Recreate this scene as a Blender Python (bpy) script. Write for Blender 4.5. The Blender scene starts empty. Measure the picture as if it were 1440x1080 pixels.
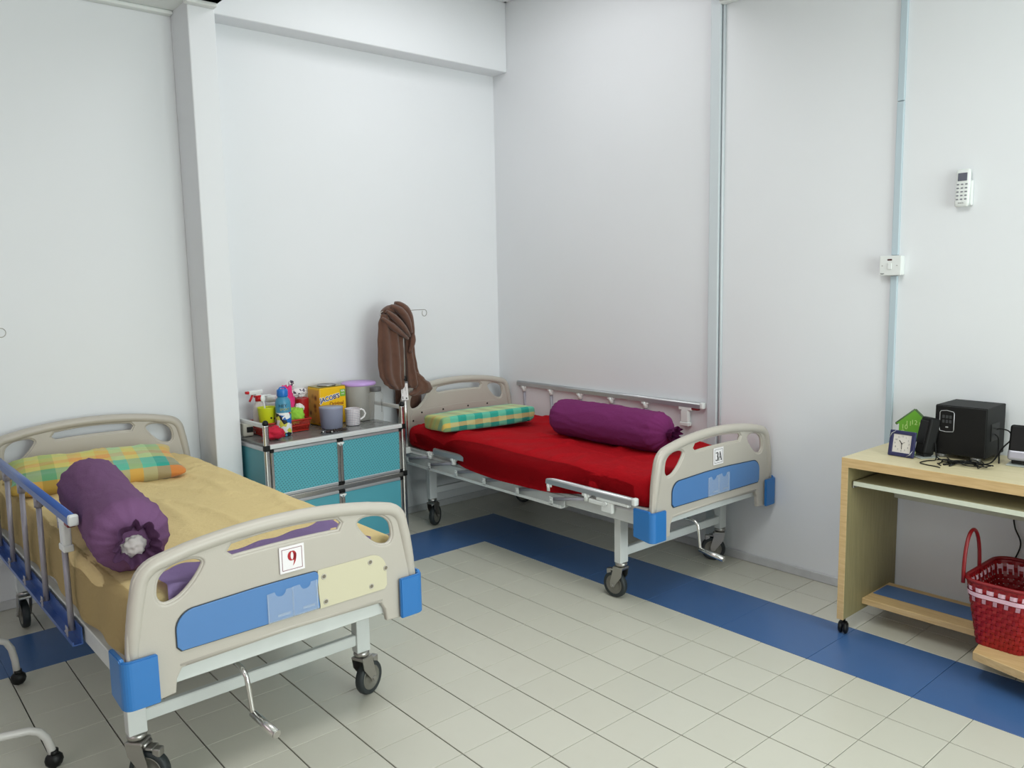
import bpy, bmesh, math, random
from mathutils import Vector, Matrix, noise
PI = math.pi
R = math.radians
random.seed(7)
S = bpy.context.scene
COL = S.collection

# ------------------------------------------------------------------ camera
YAW, PIT, ROL = 0.709697799, -0.125676420, -0.0195963491
CAM = Vector((-2.83802632, -3.5751968, 1.49977386))
FPX = 1131.93
_f = Vector((math.cos(PIT)*math.sin(YAW), math.cos(PIT)*math.cos(YAW), math.sin(PIT)))
_r = _f.cross(Vector((0, 0, 1))).normalized()
_u = _r.cross(_f)
CR = math.cos(ROL)*_r + math.sin(ROL)*_u
CU = -math.sin(ROL)*_r + math.cos(ROL)*_u
cd = bpy.data.cameras.new('camera')
cam = bpy.data.objects.new('camera', cd)
COL.objects.link(cam)
M = Matrix.Identity(4)
for i in range(3):
    M[i][0] = CR[i]; M[i][1] = CU[i]; M[i][2] = -_f[i]; M[i][3] = CAM[i]
cam.matrix_world = M
cd.sensor_width = 36.0
cd.lens = FPX/1440*36
cd.clip_start = 0.05
S.camera = cam

# ------------------------------------------------------------------ light
S.view_settings.view_transform = 'Standard'
S.view_settings.look = 'None'
S.view_settings.gamma = 1
S.view_settings.use_curve_mapping = False
S.view_settings.exposure = 0.06
w = bpy.data.worlds.new('world'); S.world = w; w.use_nodes = True
w.node_tree.nodes['Background'].inputs[0].default_value = (0.92, 0.96, 1.0, 1)
w.node_tree.nodes['Background'].inputs[1].default_value = 1.0

def area(name, loc, target, sx, sy, power, color):
    l = bpy.data.lights.new(name, 'AREA'); l.shape = 'RECTANGLE'
    l.size = sx; l.size_y = sy; l.energy = power; l.color = color
    o = bpy.data.objects.new(name, l); COL.objects.link(o)
    o.location = loc
    d = Vector(target) - Vector(loc)
    o.rotation_euler = d.to_track_quat('-Z', 'Y').to_euler()
    return o
area('daylight_back_window', (-1.0, -6.42, 1.60), (-1.0, 0, 1.5), 2.9, 2.0, 118, (0.91, 1.0, 0.96))
area('corner_bay_lamp', (-0.25, -0.40, 3.32), (-0.25, -0.40, 0), 1.1, 1.1, 12, (1.0, 0.985, 1.0))
area('ceiling_tube_light', (-1.2, -2.4, 2.86), (-1.2, -2.4, 0), 1.3, 0.5, 24, (0.99, 1.0, 0.99))

area('left_fill_light', (-5.1, -2.6, 1.9), (0, -2.2, 1.3), 2.6, 1.4, 15, (1.0, 0.91, 0.96))  # added soft fill from the left; that wall has no window

# ------------------------------------------------------------------ materials
def lin(c):
    c = c/255.0
    return c/12.92 if c <= 0.04045 else ((c+0.055)/1.055)**2.4
def rgb(r, g, b): return (lin(r), lin(g), lin(b), 1)

class NT:
    def __init__(s, m):
        s.t = m.node_tree; s.n = s.t.nodes; s.b = s.n['Principled BSDF']
    def new(s, typ, **kw):
        n = s.n.new(typ)
        for k, v in kw.items(): setattr(n, k, v)
        return n
    def link(s, a, b): s.t.links.new(a, b)

def mat(name, col, rough=0.5, metal=0.0, bump=0.0, bscale=40, vary=0.0, vscale=6, alpha=1.0, trans=0.0, spec=0.5, sheen=0, coat=0):
    m = bpy.data.materials.new(name); m.use_nodes = True
    q = NT(m); b = q.b
    b.inputs['Base Color'].default_value = col
    b.inputs['Roughness'].default_value = rough
    b.inputs['Metallic'].default_value = metal
    b.inputs['Specular IOR Level'].default_value = spec
    if sheen: b.inputs['Sheen Weight'].default_value = sheen
    if coat: b.inputs['Coat Weight'].default_value = coat
    if trans: b.inputs['Transmission Weight'].default_value = trans
    if alpha < 1: b.inputs['Alpha'].default_value = alpha
    tc = q.new('ShaderNodeTexCoord')
    if vary:
        nz = q.new('ShaderNodeTexNoise'); nz.inputs['Scale'].default_value = vscale; nz.inputs['Detail'].default_value = 4
        q.link(tc.outputs['Object'], nz.inputs['Vector'])
        rp = q.new('ShaderNodeValToRGB')
        rp.color_ramp.elements[0].position = 0.3; rp.color_ramp.elements[1].position = 0.7
        rp.color_ramp.elements[0].color = tuple(c*(1-vary) for c in col[:3])+(1,)
        rp.color_ramp.elements[1].color = tuple(min(1, c*(1+vary)) for c in col[:3])+(1,)
        q.link(nz.outputs['Fac'], rp.inputs['Fac']); q.link(rp.outputs['Color'], b.inputs['Base Color'])
    if bump:
        nb = q.new('ShaderNodeTexNoise'); nb.inputs['Scale'].default_value = bscale; nb.inputs['Detail'].default_value = 5
        q.link(tc.outputs['Object'], nb.inputs['Vector'])
        bp = q.new('ShaderNodeBump'); bp.inputs['Strength'].default_value = bump; bp.inputs['Distance'].default_value = 0.01
        q.link(nb.outputs['Fac'], bp.inputs['Height']); q.link(bp.outputs['Normal'], b.inputs['Normal'])
    return m

def stripes(q, sock, cols, lo, hi):
    mr = q.new('ShaderNodeMapRange'); mr.inputs['From Min'].default_value = lo; mr.inputs['From Max'].default_value = hi
    q.link(sock, mr.inputs['Value'])
    rp = q.new('ShaderNodeValToRGB'); cr = rp.color_ramp; cr.interpolation = 'CONSTANT'
    n = len(cols)
    while len(cr.elements) < n: cr.elements.new(0.5)
    for i, c in enumerate(cols):
        cr.elements[i].position = i/n; cr.elements[i].color = c
    q.link(mr.outputs['Result'], rp.inputs['Fac'])
    return rp.outputs['Color']

DT = rgb(14, 104, 92); YL = rgb(214, 200, 96); GR = rgb(140, 170, 70); OR = rgb(226, 160, 62); TE = rgb(34, 158, 140); MI = rgb(128, 208, 170); LG = rgb(190, 204, 116); DO = rgb(206, 128, 60)
def madras(name, rows, cols, hx, hy, z_rows=False):
    m = mat(name, YL, 0.85, sheen=0.2); q = NT(m)
    tc = q.new('ShaderNodeTexCoord'); sx = q.new('ShaderNodeSeparateXYZ'); q.link(tc.outputs['Object'], sx.inputs[0])
    # fold the side walls into the cloth coordinate so the woven rows run over the edge
    ad = q.new('ShaderNodeMath', operation='MULTIPLY_ADD'); ad.inputs[1].default_value = 1.0
    q.link(sx.outputs['Z'], ad.inputs[0]); q.link(sx.outputs['Y'], ad.inputs[2])
    a = stripes(q, ad.outputs[0], rows, -hy-0.07, hy+0.05)
    c = stripes(q, sx.outputs['X'], cols, -hx, hx)
    mx = q.new('ShaderNodeMix', data_type='RGBA'); mx.inputs['Factor'].default_value = 0.45
    q.link(a, mx.inputs[6]); q.link(c, mx.inputs[7]); q.link(mx.outputs[2], q.b.inputs['Base Color'])
    return m

WALLW = mat('painted_wall', rgb(228, 231, 234), 0.6, bump=0.10, bscale=9, vary=0.012, vscale=1.3)
CEILW = mat('painted_ceiling', rgb(228, 232, 230), 0.7)
GROUT = mat('grout', rgb(52, 50, 46), 0.9)
def tile_mat(name, c1, c2, rough):
    m = mat(name, c1, rough, spec=0.5); q = NT(m)
    oi = q.new('ShaderNodeObjectInfo'); tc = q.new('ShaderNodeTexCoord')
    mx = q.new('ShaderNodeMix', data_type='RGBA'); q.link(oi.outputs['Random'], mx.inputs['Factor'])
    mx.inputs[6].default_value = c1; mx.inputs[7].default_value = c2
    nz = q.new('ShaderNodeTexNoise'); nz.inputs['Scale'].default_value = 14; nz.inputs['Detail'].default_value = 6
    q.link(tc.outputs['Object'], nz.inputs['Vector'])
    rp = q.new('ShaderNodeValToRGB'); rp.color_ramp.elements[0].position = 0.28; rp.color_ramp.elements[1].position = 0.42
    rp.color_ramp.elements[0].color = (0.80, 0.80, 0.78, 1); rp.color_ramp.elements[1].color = (1, 1, 1, 1)
    q.link(nz.outputs['Fac'], rp.inputs['Fac'])
    mu = q.new('ShaderNodeMix', data_type='RGBA', blend_type='MULTIPLY'); mu.inputs['Factor'].default_value = 0.10
    q.link(mx.outputs[2], mu.inputs[6]); q.link(rp.outputs['Color'], mu.inputs[7])
    q.link(mu.outputs[2], q.b.inputs['Base Color'])
    return m
TILE = tile_mat('cream_ceramic_tile', rgb(203, 201, 188), rgb(200, 198, 185), 0.30)
TILEB = tile_mat('blue_ceramic_tile', rgb(67, 103, 154), rgb(65, 100, 150), 0.28)
SKIRT = mat('skirting_tile', rgb(196, 198, 200), 0.4, vary=0.05, vscale=20)
TRUNK = mat('painted_conduit', rgb(205, 214, 218), 0.4)
TRUNKB = mat('pale_blue_conduit', rgb(184, 200, 208), 0.4)
PLW = mat('white_plastic', rgb(226, 230, 228), 0.35)
ABS = mat('cream_moulded_plastic', rgb(186, 180, 170), 0.36, bump=0.04, bscale=300)
ABS2 = mat('yellowed_cream_plastic', rgb(206, 200, 172), 0.45, bump=0.05, bscale=200)
ABSD = mat('hole_shadow_plastic', rgb(120, 112, 96), 0.6)
BLUP = mat('blue_panel_plastic', rgb(80, 126, 182), 0.34, bump=0.03, bscale=300)
BLUB = mat('blue_bumper_plastic', rgb(46, 116, 184), 0.32)
WMET = mat('white_enamel_steel', rgb(206, 210, 208), 0.35, vary=0.03, vscale=12)
CHROME = mat('chrome', (0.62, 0.61, 0.59, 1), 0.22, 1.0)
STEEL = mat('brushed_steel', (0.42, 0.41, 0.39, 1), 0.34, 1.0)
ALU = mat('aluminium_rail', (0.55, 0.56, 0.58, 1), 0.36, 0.75)
ALU_REFL = mat('blue_reflection_rail', rgb(60, 96, 168), 0.30, 0.25)  # aluminium rail with its blue reflection put into the base colour
GPOST = mat('grey_rail_post', rgb(158, 156, 166), 0.38, 0.2)
RUB = mat('dark_rubber', rgb(38, 44, 46), 0.55)
HUB = mat('grey_hub_plastic', rgb(120, 118, 110), 0.4, 0.3)
BLK = mat('black_plastic', rgb(15, 16, 16), 0.45, spec=0.3)
BLKM = mat('black_matt_wrap', rgb(13, 14, 14), 0.55, spec=0.25)
GREY = mat('grey_plastic', rgb(120, 122, 130), 0.4)
SHEETY = mat('beige_cotton_sheet', rgb(224, 202, 148), 0.9, bump=0.35, bscale=60, spec=0.1)
SHEETR = mat('red_cotton_sheet', rgb(168, 12, 24), 0.85, bump=0.25, bscale=60, spec=0.12)
PURP = mat('purple_cotton', rgb(116, 82, 118), 0.88, bump=0.2, bscale=90, spec=0.12)
PURP2 = mat('plum_cotton', rgb(116, 46, 98), 0.85, bump=0.2, bscale=90, spec=0.12)
LAV = mat('lavender_cloth', rgb(172, 150, 200), 0.9, bump=0.2, bscale=80, spec=0.1)
BROWN = mat('brown_towel', rgb(98, 66, 52), 0.95, bump=0.5, bscale=300, vary=0.12, vscale=30, sheen=0.3)
INNERW = mat('white_ticking', rgb(214, 208, 206), 0.9)
TEAL = mat('teal_dotted_board', rgb(84, 164, 176), 0.4)
def dots(m, base, dot, sc):
    q = NT(m); tc = q.new('ShaderNodeTexCoord'); mp = q.new('ShaderNodeMapping')
    mp.inputs['Rotation'].default_value = (0, R(30), 0); mp.inputs['Scale'].default_value = (sc, 0, sc)
    q.link(tc.outputs['Object'], mp.inputs['Vector'])
    fr = q.new('ShaderNodeVectorMath', operation='FRACTION'); q.link(mp.outputs[0], fr.inputs[0])
    sb = q.new('ShaderNodeVectorMath', operation='SUBTRACT'); sb.inputs[1].default_value = (0.5, 0, 0.5); q.link(fr.outputs[0], sb.inputs[0])
    ln = q.new('ShaderNodeVectorMath', operation='LENGTH'); q.link(sb.outputs[0], ln.inputs[0])
    lt = q.new('ShaderNodeMath', operation='LESS_THAN'); lt.inputs[1].default_value = 0.2; q.link(ln.outputs['Value'], lt.inputs[0])
    mx = q.new('ShaderNodeMix', data_type='RGBA'); mx.inputs[6].default_value = base; mx.inputs[7].default_value = dot
    q.link(lt.outputs[0], mx.inputs['Factor']); q.link(mx.outputs[2], q.b.inputs['Base Color'])
dots(TEAL, rgb(86, 166, 178), rgb(40, 92, 106), 72)
TEALP = mat('plain_teal_board', rgb(84, 160, 174), 0.35)
WOOD = mat('light_oak_edging', rgb(206, 174, 124), 0.5)
def wood(m, c1, c2, axis_scale):
    q = NT(m); tc = q.new('ShaderNodeTexCoord'); mp = q.new('ShaderNodeMapping'); mp.inputs['Scale'].default_value = axis_scale
    q.link(tc.outputs['Object'], mp.inputs['Vector'])
    nz = q.new('ShaderNodeTexNoise'); nz.inputs['Scale'].default_value = 4; nz.inputs['Detail'].default_value = 8; q.link(mp.outputs[0], nz.inputs['Vector'])
    rp = q.new('ShaderNodeValToRGB'); rp.color_ramp.elements[0].position = 0.3; rp.color_ramp.elements[1].position = 0.7
    rp.color_ramp.elements[0].color = c1; rp.color_ramp.elements[1].color = c2
    q.link(nz.outputs['Fac'], rp.inputs['Fac']); q.link(rp.outputs['Color'], q.b.inputs['Base Color'])
wood(WOOD, rgb(196, 164, 114), rgb(214, 184, 134), (30, 3, 30))
WOODT = mat('pale_oak_laminate', rgb(214, 202, 164), 0.4)
wood(WOODT, rgb(206, 194, 154), rgb(220, 208, 172), (30, 2, 30))
WOODS = mat('shaded_oak_laminate', rgb(160, 148, 108), 0.5)
wood(WOODS, rgb(132, 123, 86), rgb(146, 136, 98), (30, 30, 2))  # darker grain tones carry the shade on the desk sides
PAPER = mat('paper_label', rgb(236, 232, 234), 0.5)
REDP = mat('red_print', rgb(170, 24, 34), 0.5)
REDD = mat('maroon_print', rgb(120, 30, 50), 0.5)
BLKP = mat('black_print', rgb(18, 18, 20), 0.5)
CLEAR = mat('clear_acrylic', (0.80, 0.88, 0.95, 1), 0.15, alpha=0.13)
RASK = mat('red_woven_plastic', rgb(146, 12, 20), 0.38)
RASKD = mat('dark_red_plastic', rgb(128, 14, 22), 0.4)
RPINK = mat('pale_pink_strap', rgb(232, 190, 204), 0.4)
NAVY = mat('navy_clock_plastic', rgb(44, 46, 86), 0.35)
LIME = mat('green_clock_card', rgb(108, 176, 52), 0.45)
DARKG = mat('dark_green_eave', rgb(78, 108, 62), 0.5)

# ------------------------------------------------------------------ mesh tools
class MB:
    """collects shapes in one bmesh, several material slots"""
    def __init__(s): s.bm = bmesh.new(); s.mi = 0
    def _tag(s, faces):
        for f in faces: f.material_index = s.mi
    def box(s, x0, x1, y0, y1, z0, z1, bev=0.0, seg=2, M=None):
        b2 = bmesh.new()
        vs = [b2.verts.new((x, y, z)) for x in (x0, x1) for y in (y0, y1) for z in (z0, z1)]
        for q in ((0, 1, 3, 2), (4, 6, 7, 5), (0, 4, 5, 1), (2, 3, 7, 6), (0, 2, 6, 4), (1, 5, 7, 3)):
            b2.faces.new([vs[i] for i in q])
        if bev: bmesh.ops.bevel(b2, geom=b2.edges[:], offset=bev, segments=seg, affect='EDGES', profile=0.5)
        s.merge(b2, M)
    def merge(s, b2, M=None):
        if M is not None: b2.transform(M)
        bmesh.ops.recalc_face_normals(b2, faces=b2.faces[:])
        mp = {}
        for v in b2.verts: mp[v] = s.bm.verts.new(v.co)
        for f in b2.faces:
            try:
                g = s.bm.faces.new([mp[v] for v in f.verts]); g.material_index = s.mi; g.smooth = f.smooth
            except ValueError: pass
        b2.free()
    def tube(s, pts, r, seg=12, closed=False, caps=True, flat=None):
        pts = [Vector(p) for p in pts]; n = len(pts); b2 = bmesh.new(); rings = []
        rr = r if isinstance(r, (list, tuple)) else [r]*n
        prev = None
        for i, p in enumerate(pts):
            if closed: t = (pts[(i+1) % n]-pts[i-1])
            else: t = pts[min(i+1, n-1)]-pts[max(i-1, 0)]
            t.normalize()
            if prev is None:
                a = Vector((0, 0, 1)) if abs(t.z) < 0.9 else Vector((0, 1, 0))
                nx = t.cross(a).normalized()
            else:
                nx = prev - t*prev.dot(t)
                if nx.length < 1e-6: nx = t.orthogonal()
                nx.normalize()
            prev = nx; ny = t.cross(nx)
            e = flat if flat else 1.0
            rings.append([b2.verts.new(p + nx*rr[i]*math.cos(2*PI*k/seg) + ny*rr[i]*e*math.sin(2*PI*k/seg)) for k in range(seg)])
        m = n if closed else n-1
        for i in range(m):
            A, B = rings[i], rings[(i+1) % n]
            for k in range(seg):
                f = b2.faces.new((A[k], A[(k+1) % seg], B[(k+1) % seg], B[k])); f.smooth = True
        if caps and not closed:
            b2.faces.new(rings[0][::-1]); b2.faces.new(rings[-1])
        s.merge(b2)
    def cyl(s, a, b, r, seg=16, r2=None):
        s.tube([a, b], [r, r if r2 is None else r2], seg)
    def lathe(s, prof, c=(0, 0, 0), seg=24, M=None, fn=None, cap=True):
        b2 = bmesh.new(); rings = []
        for (r, z) in prof:
            ring = []
            for k in range(seg):
                a = 2*PI*k/seg; q = fn(r, z, a) if fn else r
                ring.append(b2.verts.new((c[0]+q*math.cos(a), c[1]+q*math.sin(a), c[2]+z)))
            rings.append(ring)
        for i in range(len(rings)-1):
            for k in range(seg):
                f = b2.faces.new((rings[i][k], rings[i][(k+1) % seg], rings[i+1][(k+1) % seg], rings[i+1][k])); f.smooth = True
        if cap:
            if prof[0][0] > 1e-5: b2.faces.new(rings[0][::-1])
            if prof[-1][0] > 1e-5: b2.faces.new(rings[-1])
        bmesh.ops.remove_doubles(b2, verts=b2.verts[:], dist=1e-6)
        s.merge(b2, M)
    def poly(s, pts, M=None):
        b2 = bmesh.new(); b2.faces.new([b2.verts.new(p) for p in pts]); s.merge(b2, M)
    def ball(s, c, r, sub=2, sc=(1, 1, 1)):
        b2 = bmesh.new(); bmesh.ops.create_icosphere(b2, subdivisions=sub, radius=r)
        for v in b2.verts: v.co = Vector((v.co.x*sc[0]+c[0], v.co.y*sc[1]+c[1], v.co.z*sc[2]+c[2]))
        for f in b2.faces: f.smooth = True
        s.merge(b2)
    def build(s, name, mats, parent=None, loc=None, rot=None, smooth=None):
        me = bpy.data.meshes.new(name); s.bm.to_mesh(me); s.bm.free()
        if not isinstance(mats, (list, tuple)): mats = [mats]
        for m in mats: me.materials.append(m)
        if smooth: 
            for p in me.polygons: p.use_smooth = True
        o = bpy.data.objects.new(name, me); COL.objects.link(o)
        if parent: o.parent = parent
        if loc: o.location = loc
        if rot: o.rotation_euler = rot
        return o

def curve_plate(loops, depth, bevel, res=3):
    """flat plate with rounded edges from closed outlines (first is the rim, others holes); thickness along local y, outline in x,z"""
    cu = bpy.data.curves.new('plate', 'CURVE'); cu.dimensions = '2D'; cu.fill_mode = 'BOTH'
    cu.extrude = max(depth/2-bevel, 0.0001); cu.bevel_depth = bevel; cu.bevel_resolution = res; cu.offset = -bevel
    for lp in loops:
        sp = cu.splines.new('POLY'); sp.points.add(len(lp)-1)
        for i, (x, z) in enumerate(lp): sp.points[i].co = (x, z, 0, 1)
        sp.use_cyclic_u = True
    o = bpy.data.objects.new('plate', cu); COL.objects.link(o)
    dg = bpy.context.evaluated_depsgraph_get(); me = bpy.data.meshes.new_from_object(o.evaluated_get(dg))
    b2 = bmesh.new(); b2.from_mesh(me); b2.transform(Matrix(((1, 0, 0, 0), (0, 0, -1, 0), (0, 1, 0, 0), (0, 0, 0, 1))))
    bmesh.ops.remove_doubles(b2, verts=b2.verts[:], dist=1e-5)
    bpy.data.objects.remove(o); bpy.data.curves.remove(cu); bpy.data.meshes.remove(me)
    for f in b2.faces: f.smooth = False
    return b2

def text_bm(txt, size, M, depth=0.0003, shear=0.0, font_w=1.0):
    cu = bpy.data.curves.new('txt', 'FONT'); cu.body = txt; cu.size = size; cu.extrude = depth; cu.shear = shear
    cu.align_x = 'CENTER'; cu.align_y = 'CENTER'; cu.resolution_u = 3; cu.offset = 0.0
    if font_w != 1.0: cu.offset = font_w
    o = bpy.data.objects.new('txt', cu); COL.objects.link(o)
    dg = bpy.context.evaluated_depsgraph_get(); me = bpy.data.meshes.new_from_object(o.evaluated_get(dg))
    b2 = bmesh.new(); b2.from_mesh(me); b2.transform(M)
    bpy.data.objects.remove(o); bpy.data.curves.remove(cu); bpy.data.meshes.remove(me)
    return b2

def stroke(mb, pts, wd, y, th=0.0006):
    """calligraphic stroke in the x,z plane at depth y (front towards -y); one width per point"""
    P = [Vector((p[0], p[1])) for p in pts]; n = len(P); L = []; Rr = []
    for i in range(n):
        t = (P[min(i+1, n-1)]-P[max(i-1, 0)]).normalized(); nn = Vector((-t.y, t.x))
        L.append(P[i]+nn*wd[i]/2); Rr.append(P[i]-nn*wd[i]/2)
    b2 = bmesh.new()
    vl = [b2.verts.new((a.x, y, a.y)) for a in L]; vr = [b2.verts.new((a.x, y, a.y)) for a in Rr]
    for i in range(n-1):
        try: b2.faces.new((vl[i], vr[i], vr[i+1], vl[i+1]))
        except ValueError: pass
    mb.merge(b2)

def arc(cx, cz, rx, rz, a0, a1, n=10):
    return [(cx+rx*math.cos(R(a0+(a1-a0)*i/n)), cz+rz*math.sin(R(a0+(a1-a0)*i/n))) for i in range(n+1)]

def rbox(hx, hy, hz, r, n=(24, 24, 8), fn=None, c=(0, 0, 0)):
    """rounded, finely gridded box for soft things; fn(p) moves points"""
    b = bmesh.new()
    def grid(ax, sgn):
        a1, a2 = [i for i in range(3) if i != ax]; h = (hx, hy, hz); N1, N2 = n[a1], n[a2]; V = []
        for i in range(N1+1):
            row = []
            for j in range(N2+1):
                p = [0, 0, 0]; p[ax] = sgn*h[ax]; p[a1] = -h[a1]+2*h[a1]*i/N1; p[a2] = -h[a2]+2*h[a2]*j/N2
                row.append(b.verts.new(p))
            V.append(row)
        for i in range(N1):
            for j in range(N2): b.faces.new((V[i][j], V[i+1][j], V[i+1][j+1], V[i][j+1]))
    for ax in range(3):
        grid(ax, 1); grid(ax, -1)
    bmesh.ops.remove_doubles(b, verts=b.verts[:], dist=1e-5)
    for v in b.verts:
        p = v.co.copy()
        q = Vector([max(-(h-r), min(h-r, x)) for x, h in zip(p, (hx, hy, hz))])
        d = p-q
        if d.length > 1e-9: p = q + d.normalized()*r
        if fn: p = fn(p)
        v.co = p + Vector(c)
    for f in b.faces: f.smooth = True
    bmesh.ops.recalc_face_normals(b, faces=b.faces[:])
    return b

def wr(x, y, seed=0.0, s=1.0):
    """sharp-crested wrinkle field 0..1"""
    v = noise.noise(Vector((x*s, y*s, seed)))
    return max(0.0, 1-abs(v)*5)**2

def thing(name, label, cat, loc=(0, 0, 0), rz=0, group=None):
    o = bpy.data.objects.new(name, None); COL.objects.link(o); o.location = loc; o.rotation_euler = (0, 0, rz)
    o.empty_display_size = 0.1
    return tag(o, label, cat, group)
def tag(o, label, cat, group=None):
    o['label'] = label; o['category'] = cat
    if group: o['group'] = group
    return o
def part(mb, name, mats, parent, label=None, **kw):
    o = mb.build(name, mats, parent, **kw)
    if label: o['label'] = label
    return o
def struct(mb, name, mats, label=None, parent=None):
    o = mb.build(name, mats, parent)
    if parent is None: o['kind'] = 'structure'
    if label: o['label'] = label
    return o
def copy_tree(o, parent=None):
    c = o.copy(); COL.objects.link(c)
    if parent is not None: c.parent = parent
    for ch in list(o.children): copy_tree(ch, c)
    return c

# ================================================================== ROOM
TX, TY = 0.2, 0.20285
WX, WY = 0.80, 0.795            # right wall plane, back wall plane
CH, CH2 = 2.89, 3.345           # lower ceiling, raised ceiling over the corner bay
XL, YB = -5.2, -6.5
mb = MB(); mb.box(XL, WX+0.1, YB, WY+0.1, -0.12, -0.0075)
floor = struct(mb, 'floor', GROUT, 'tiled floor of cream squares with a blue border strip')

def tile_mesh(name, lx, ly, gx, gy, m):
    b = MB(); b.box(gx/2, lx-gx/2, gy/2, ly-gy/2, -0.0078, 0.0, 0.0009, 1)
    me = bpy.data.meshes.new(name); b.bm.to_mesh(me); b.bm.free(); me.materials.append(m); return me
cream_me = tile_mesh('tile', TX, TY, 0.0044, 0.0022, TILE)
blue_me = tile_mesh('tile', 2*TX, 2*TY, 0.0010, 0.0014, TILEB)
def project(p):
    d = Vector(p)-CAM; z = d.dot(_f)
    if z < 0.2: return None
    return (720+FPX*d.dot(CR)/z, 540-FPX*d.dot(CU)/z, z)
cells = []
def is_blue(i, j):   # tile index: x from i*TX, y from j*TY
    return (0 <= i < 2 and j < 2) or (0 <= j < 2 and i < 2)
for i in range(-26, 4):
    for j in range(-32, 4):
        if is_blue(i, j): continue
        q = project(((i+.5)*TX, (j+.5)*TY, 0))
        vis = q is not None and -60 < q[0] < 1500 and 0 < q[1] < 1150
        cells.append((0 if vis else 1, q[2] if q else 99, i, j))
cells.sort()
# tiles in view: nearest ones picked out one by one, everything else joined
ntile = 0
rest = MB()
for (nv, d, i, j) in cells:
    if nv == 0 and ntile < 262:
        o = bpy.data.objects.new('tile', cream_me); COL.objects.link(o); o.parent = floor
        o.location = (i*TX, j*TY, random.uniform(-0.0004, 0.0)); ntile += 1
    else:
        rest.box(i*TX+.0013, (i+1)*TX-.0013, j*TY+.0008, (j+1)*TY-.0008, -0.0078, 0, 0)
o = rest.build('tile_field', TILE, floor); o['kind'] = 'stuff'
def blue_tile(x, y):
    o = bpy.data.objects.new('tile', blue_me); COL.objects.link(o); o.parent = floor
    o.location = (x, y, -0.0002); o['label'] = 'blue glazed border tile'
for k in range(-16, 1): blue_tile(0, k*2*TY)
for k in range(-13, 0): blue_tile(k*2*TX, 0)

COLX0, COLX1, COLY = -1.328, -1.192, 0.552
mb = MB()
mb.box(XL, WX+0.1, WY, WY+0.12, 0, CH2+0.1)
struct(mb, 'wall_back', WALLW, 'plain white painted wall behind both headboards')
mb = MB(); mb.box(WX, WX+0.12, YB, WY, 0, CH2+0.1)
struct(mb, 'wall_right', WALLW, 'plain white painted wall beside the red bed and desk')
PINKW = mat('pale_pink_wall', rgb(206, 186, 192), 0.7)
mb = MB(); mb.box(XL-0.12, XL, YB, WY, 0, CH2+0.1)
struct(mb, 'wall_left', PINKW)
mb = MB()
mb.box(XL, WX, YB-0.12, YB, 0, 0.55); mb.box(XL, WX, YB-0.12, YB, 2.65, CH2+0.1)
mb.box(XL, -2.4, YB-0.12, YB, 0.55, 2.65); mb.box(0.6, WX, YB-0.12, YB, 0.55, 2.65)
struct(mb, 'wall_front', mat('greyed_front_wall', rgb(150, 152, 148), 0.8))
mb = MB()
for x in (-2.4, -1.43, -0.46, 0.54): mb.box(x, x+0.06, YB-0.09, YB-0.03, 0.55, 2.65)
mb.box(-2.4, 0.6, YB-0.09, YB-0.03, 0.55, 0.61); mb.box(-2.4, 0.6, YB-0.09, YB-0.03, 2.59, 2.65)
struct(mb, 'window_1', PLW)
mb = MB()
mb.box(COLX0, COLX1, COLY, WY, 0, CH2, 0.006, 2)
struct(mb, 'trim_1', WALLW, 'square white pilaster between the two beds')
mb = MB(); mb.box(COLX1, WX, 0.65, WY, 2.885, CH2+0.05, 0.004, 1)
struct(mb, 'trim_2', WALLW, 'white ceiling beam across the corner bay')
# lower ceiling with the raised bay cut out
mb = MB()
mb.box(XL, COLX1, YB, COLY, CH, CH+0.1); mb.box(COLX1, WX, YB, -1.045, CH, CH+0.1)
mb.box(XL, COLX0, COLY, WY, CH, CH+0.1)
mb.box(COLX1-0.02, WX, -1.045, WY, CH2, CH2+0.1)
mb.box(COLX1-0.1, COLX1, -1.1, COLY, CH, CH2+0.1); mb.box(COLX1-0.1, WX, -1.1, -1.045, CH, CH2+0.1)
struct(mb, 'ceiling', CEILW)
mb = MB(); mb.box(WX-0.03, WX, -1.03, 0.65, CH2-0.022, CH2, 0.006, 2); mb.box(COLX1, WX, 0.62, 0.65, CH2-0.022, CH2, 0.006, 2)
struct(mb, 'trim_3', WALLW, 'thin cornice at the raised ceiling corner')
mb = MB(); mb.box(WX-0.05, WX, YB, -1.05, CH-0.02, CH, 0.008, 2)
mb.box(COLX0-0.02, COLX1-0.004, COLY-0.05, COLY, CH-0.02, CH, 0.006, 2)
mb.box(XL, COLX0, WY-0.05, WY, CH-0.02, CH, 0.008, 2)
struct(mb, 'trim_4', CEILW, 'cornice strip along the lower ceiling')
mb = MB(); mb.box(WX-0.010, WX, YB, WY, 0, 0.045, 0.003, 1); struct(mb, 'baseboard_right', SKIRT)
mb = MB(); mb.box(COLX1, WX-0.010, WY-0.010, WY, 0, 0.045, 0.003, 1); mb.box(XL, COLX0, WY-0.010, WY, 0, 0.045, 0.003, 1)
struct(mb, 'baseboard_back', SKIRT)

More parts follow.
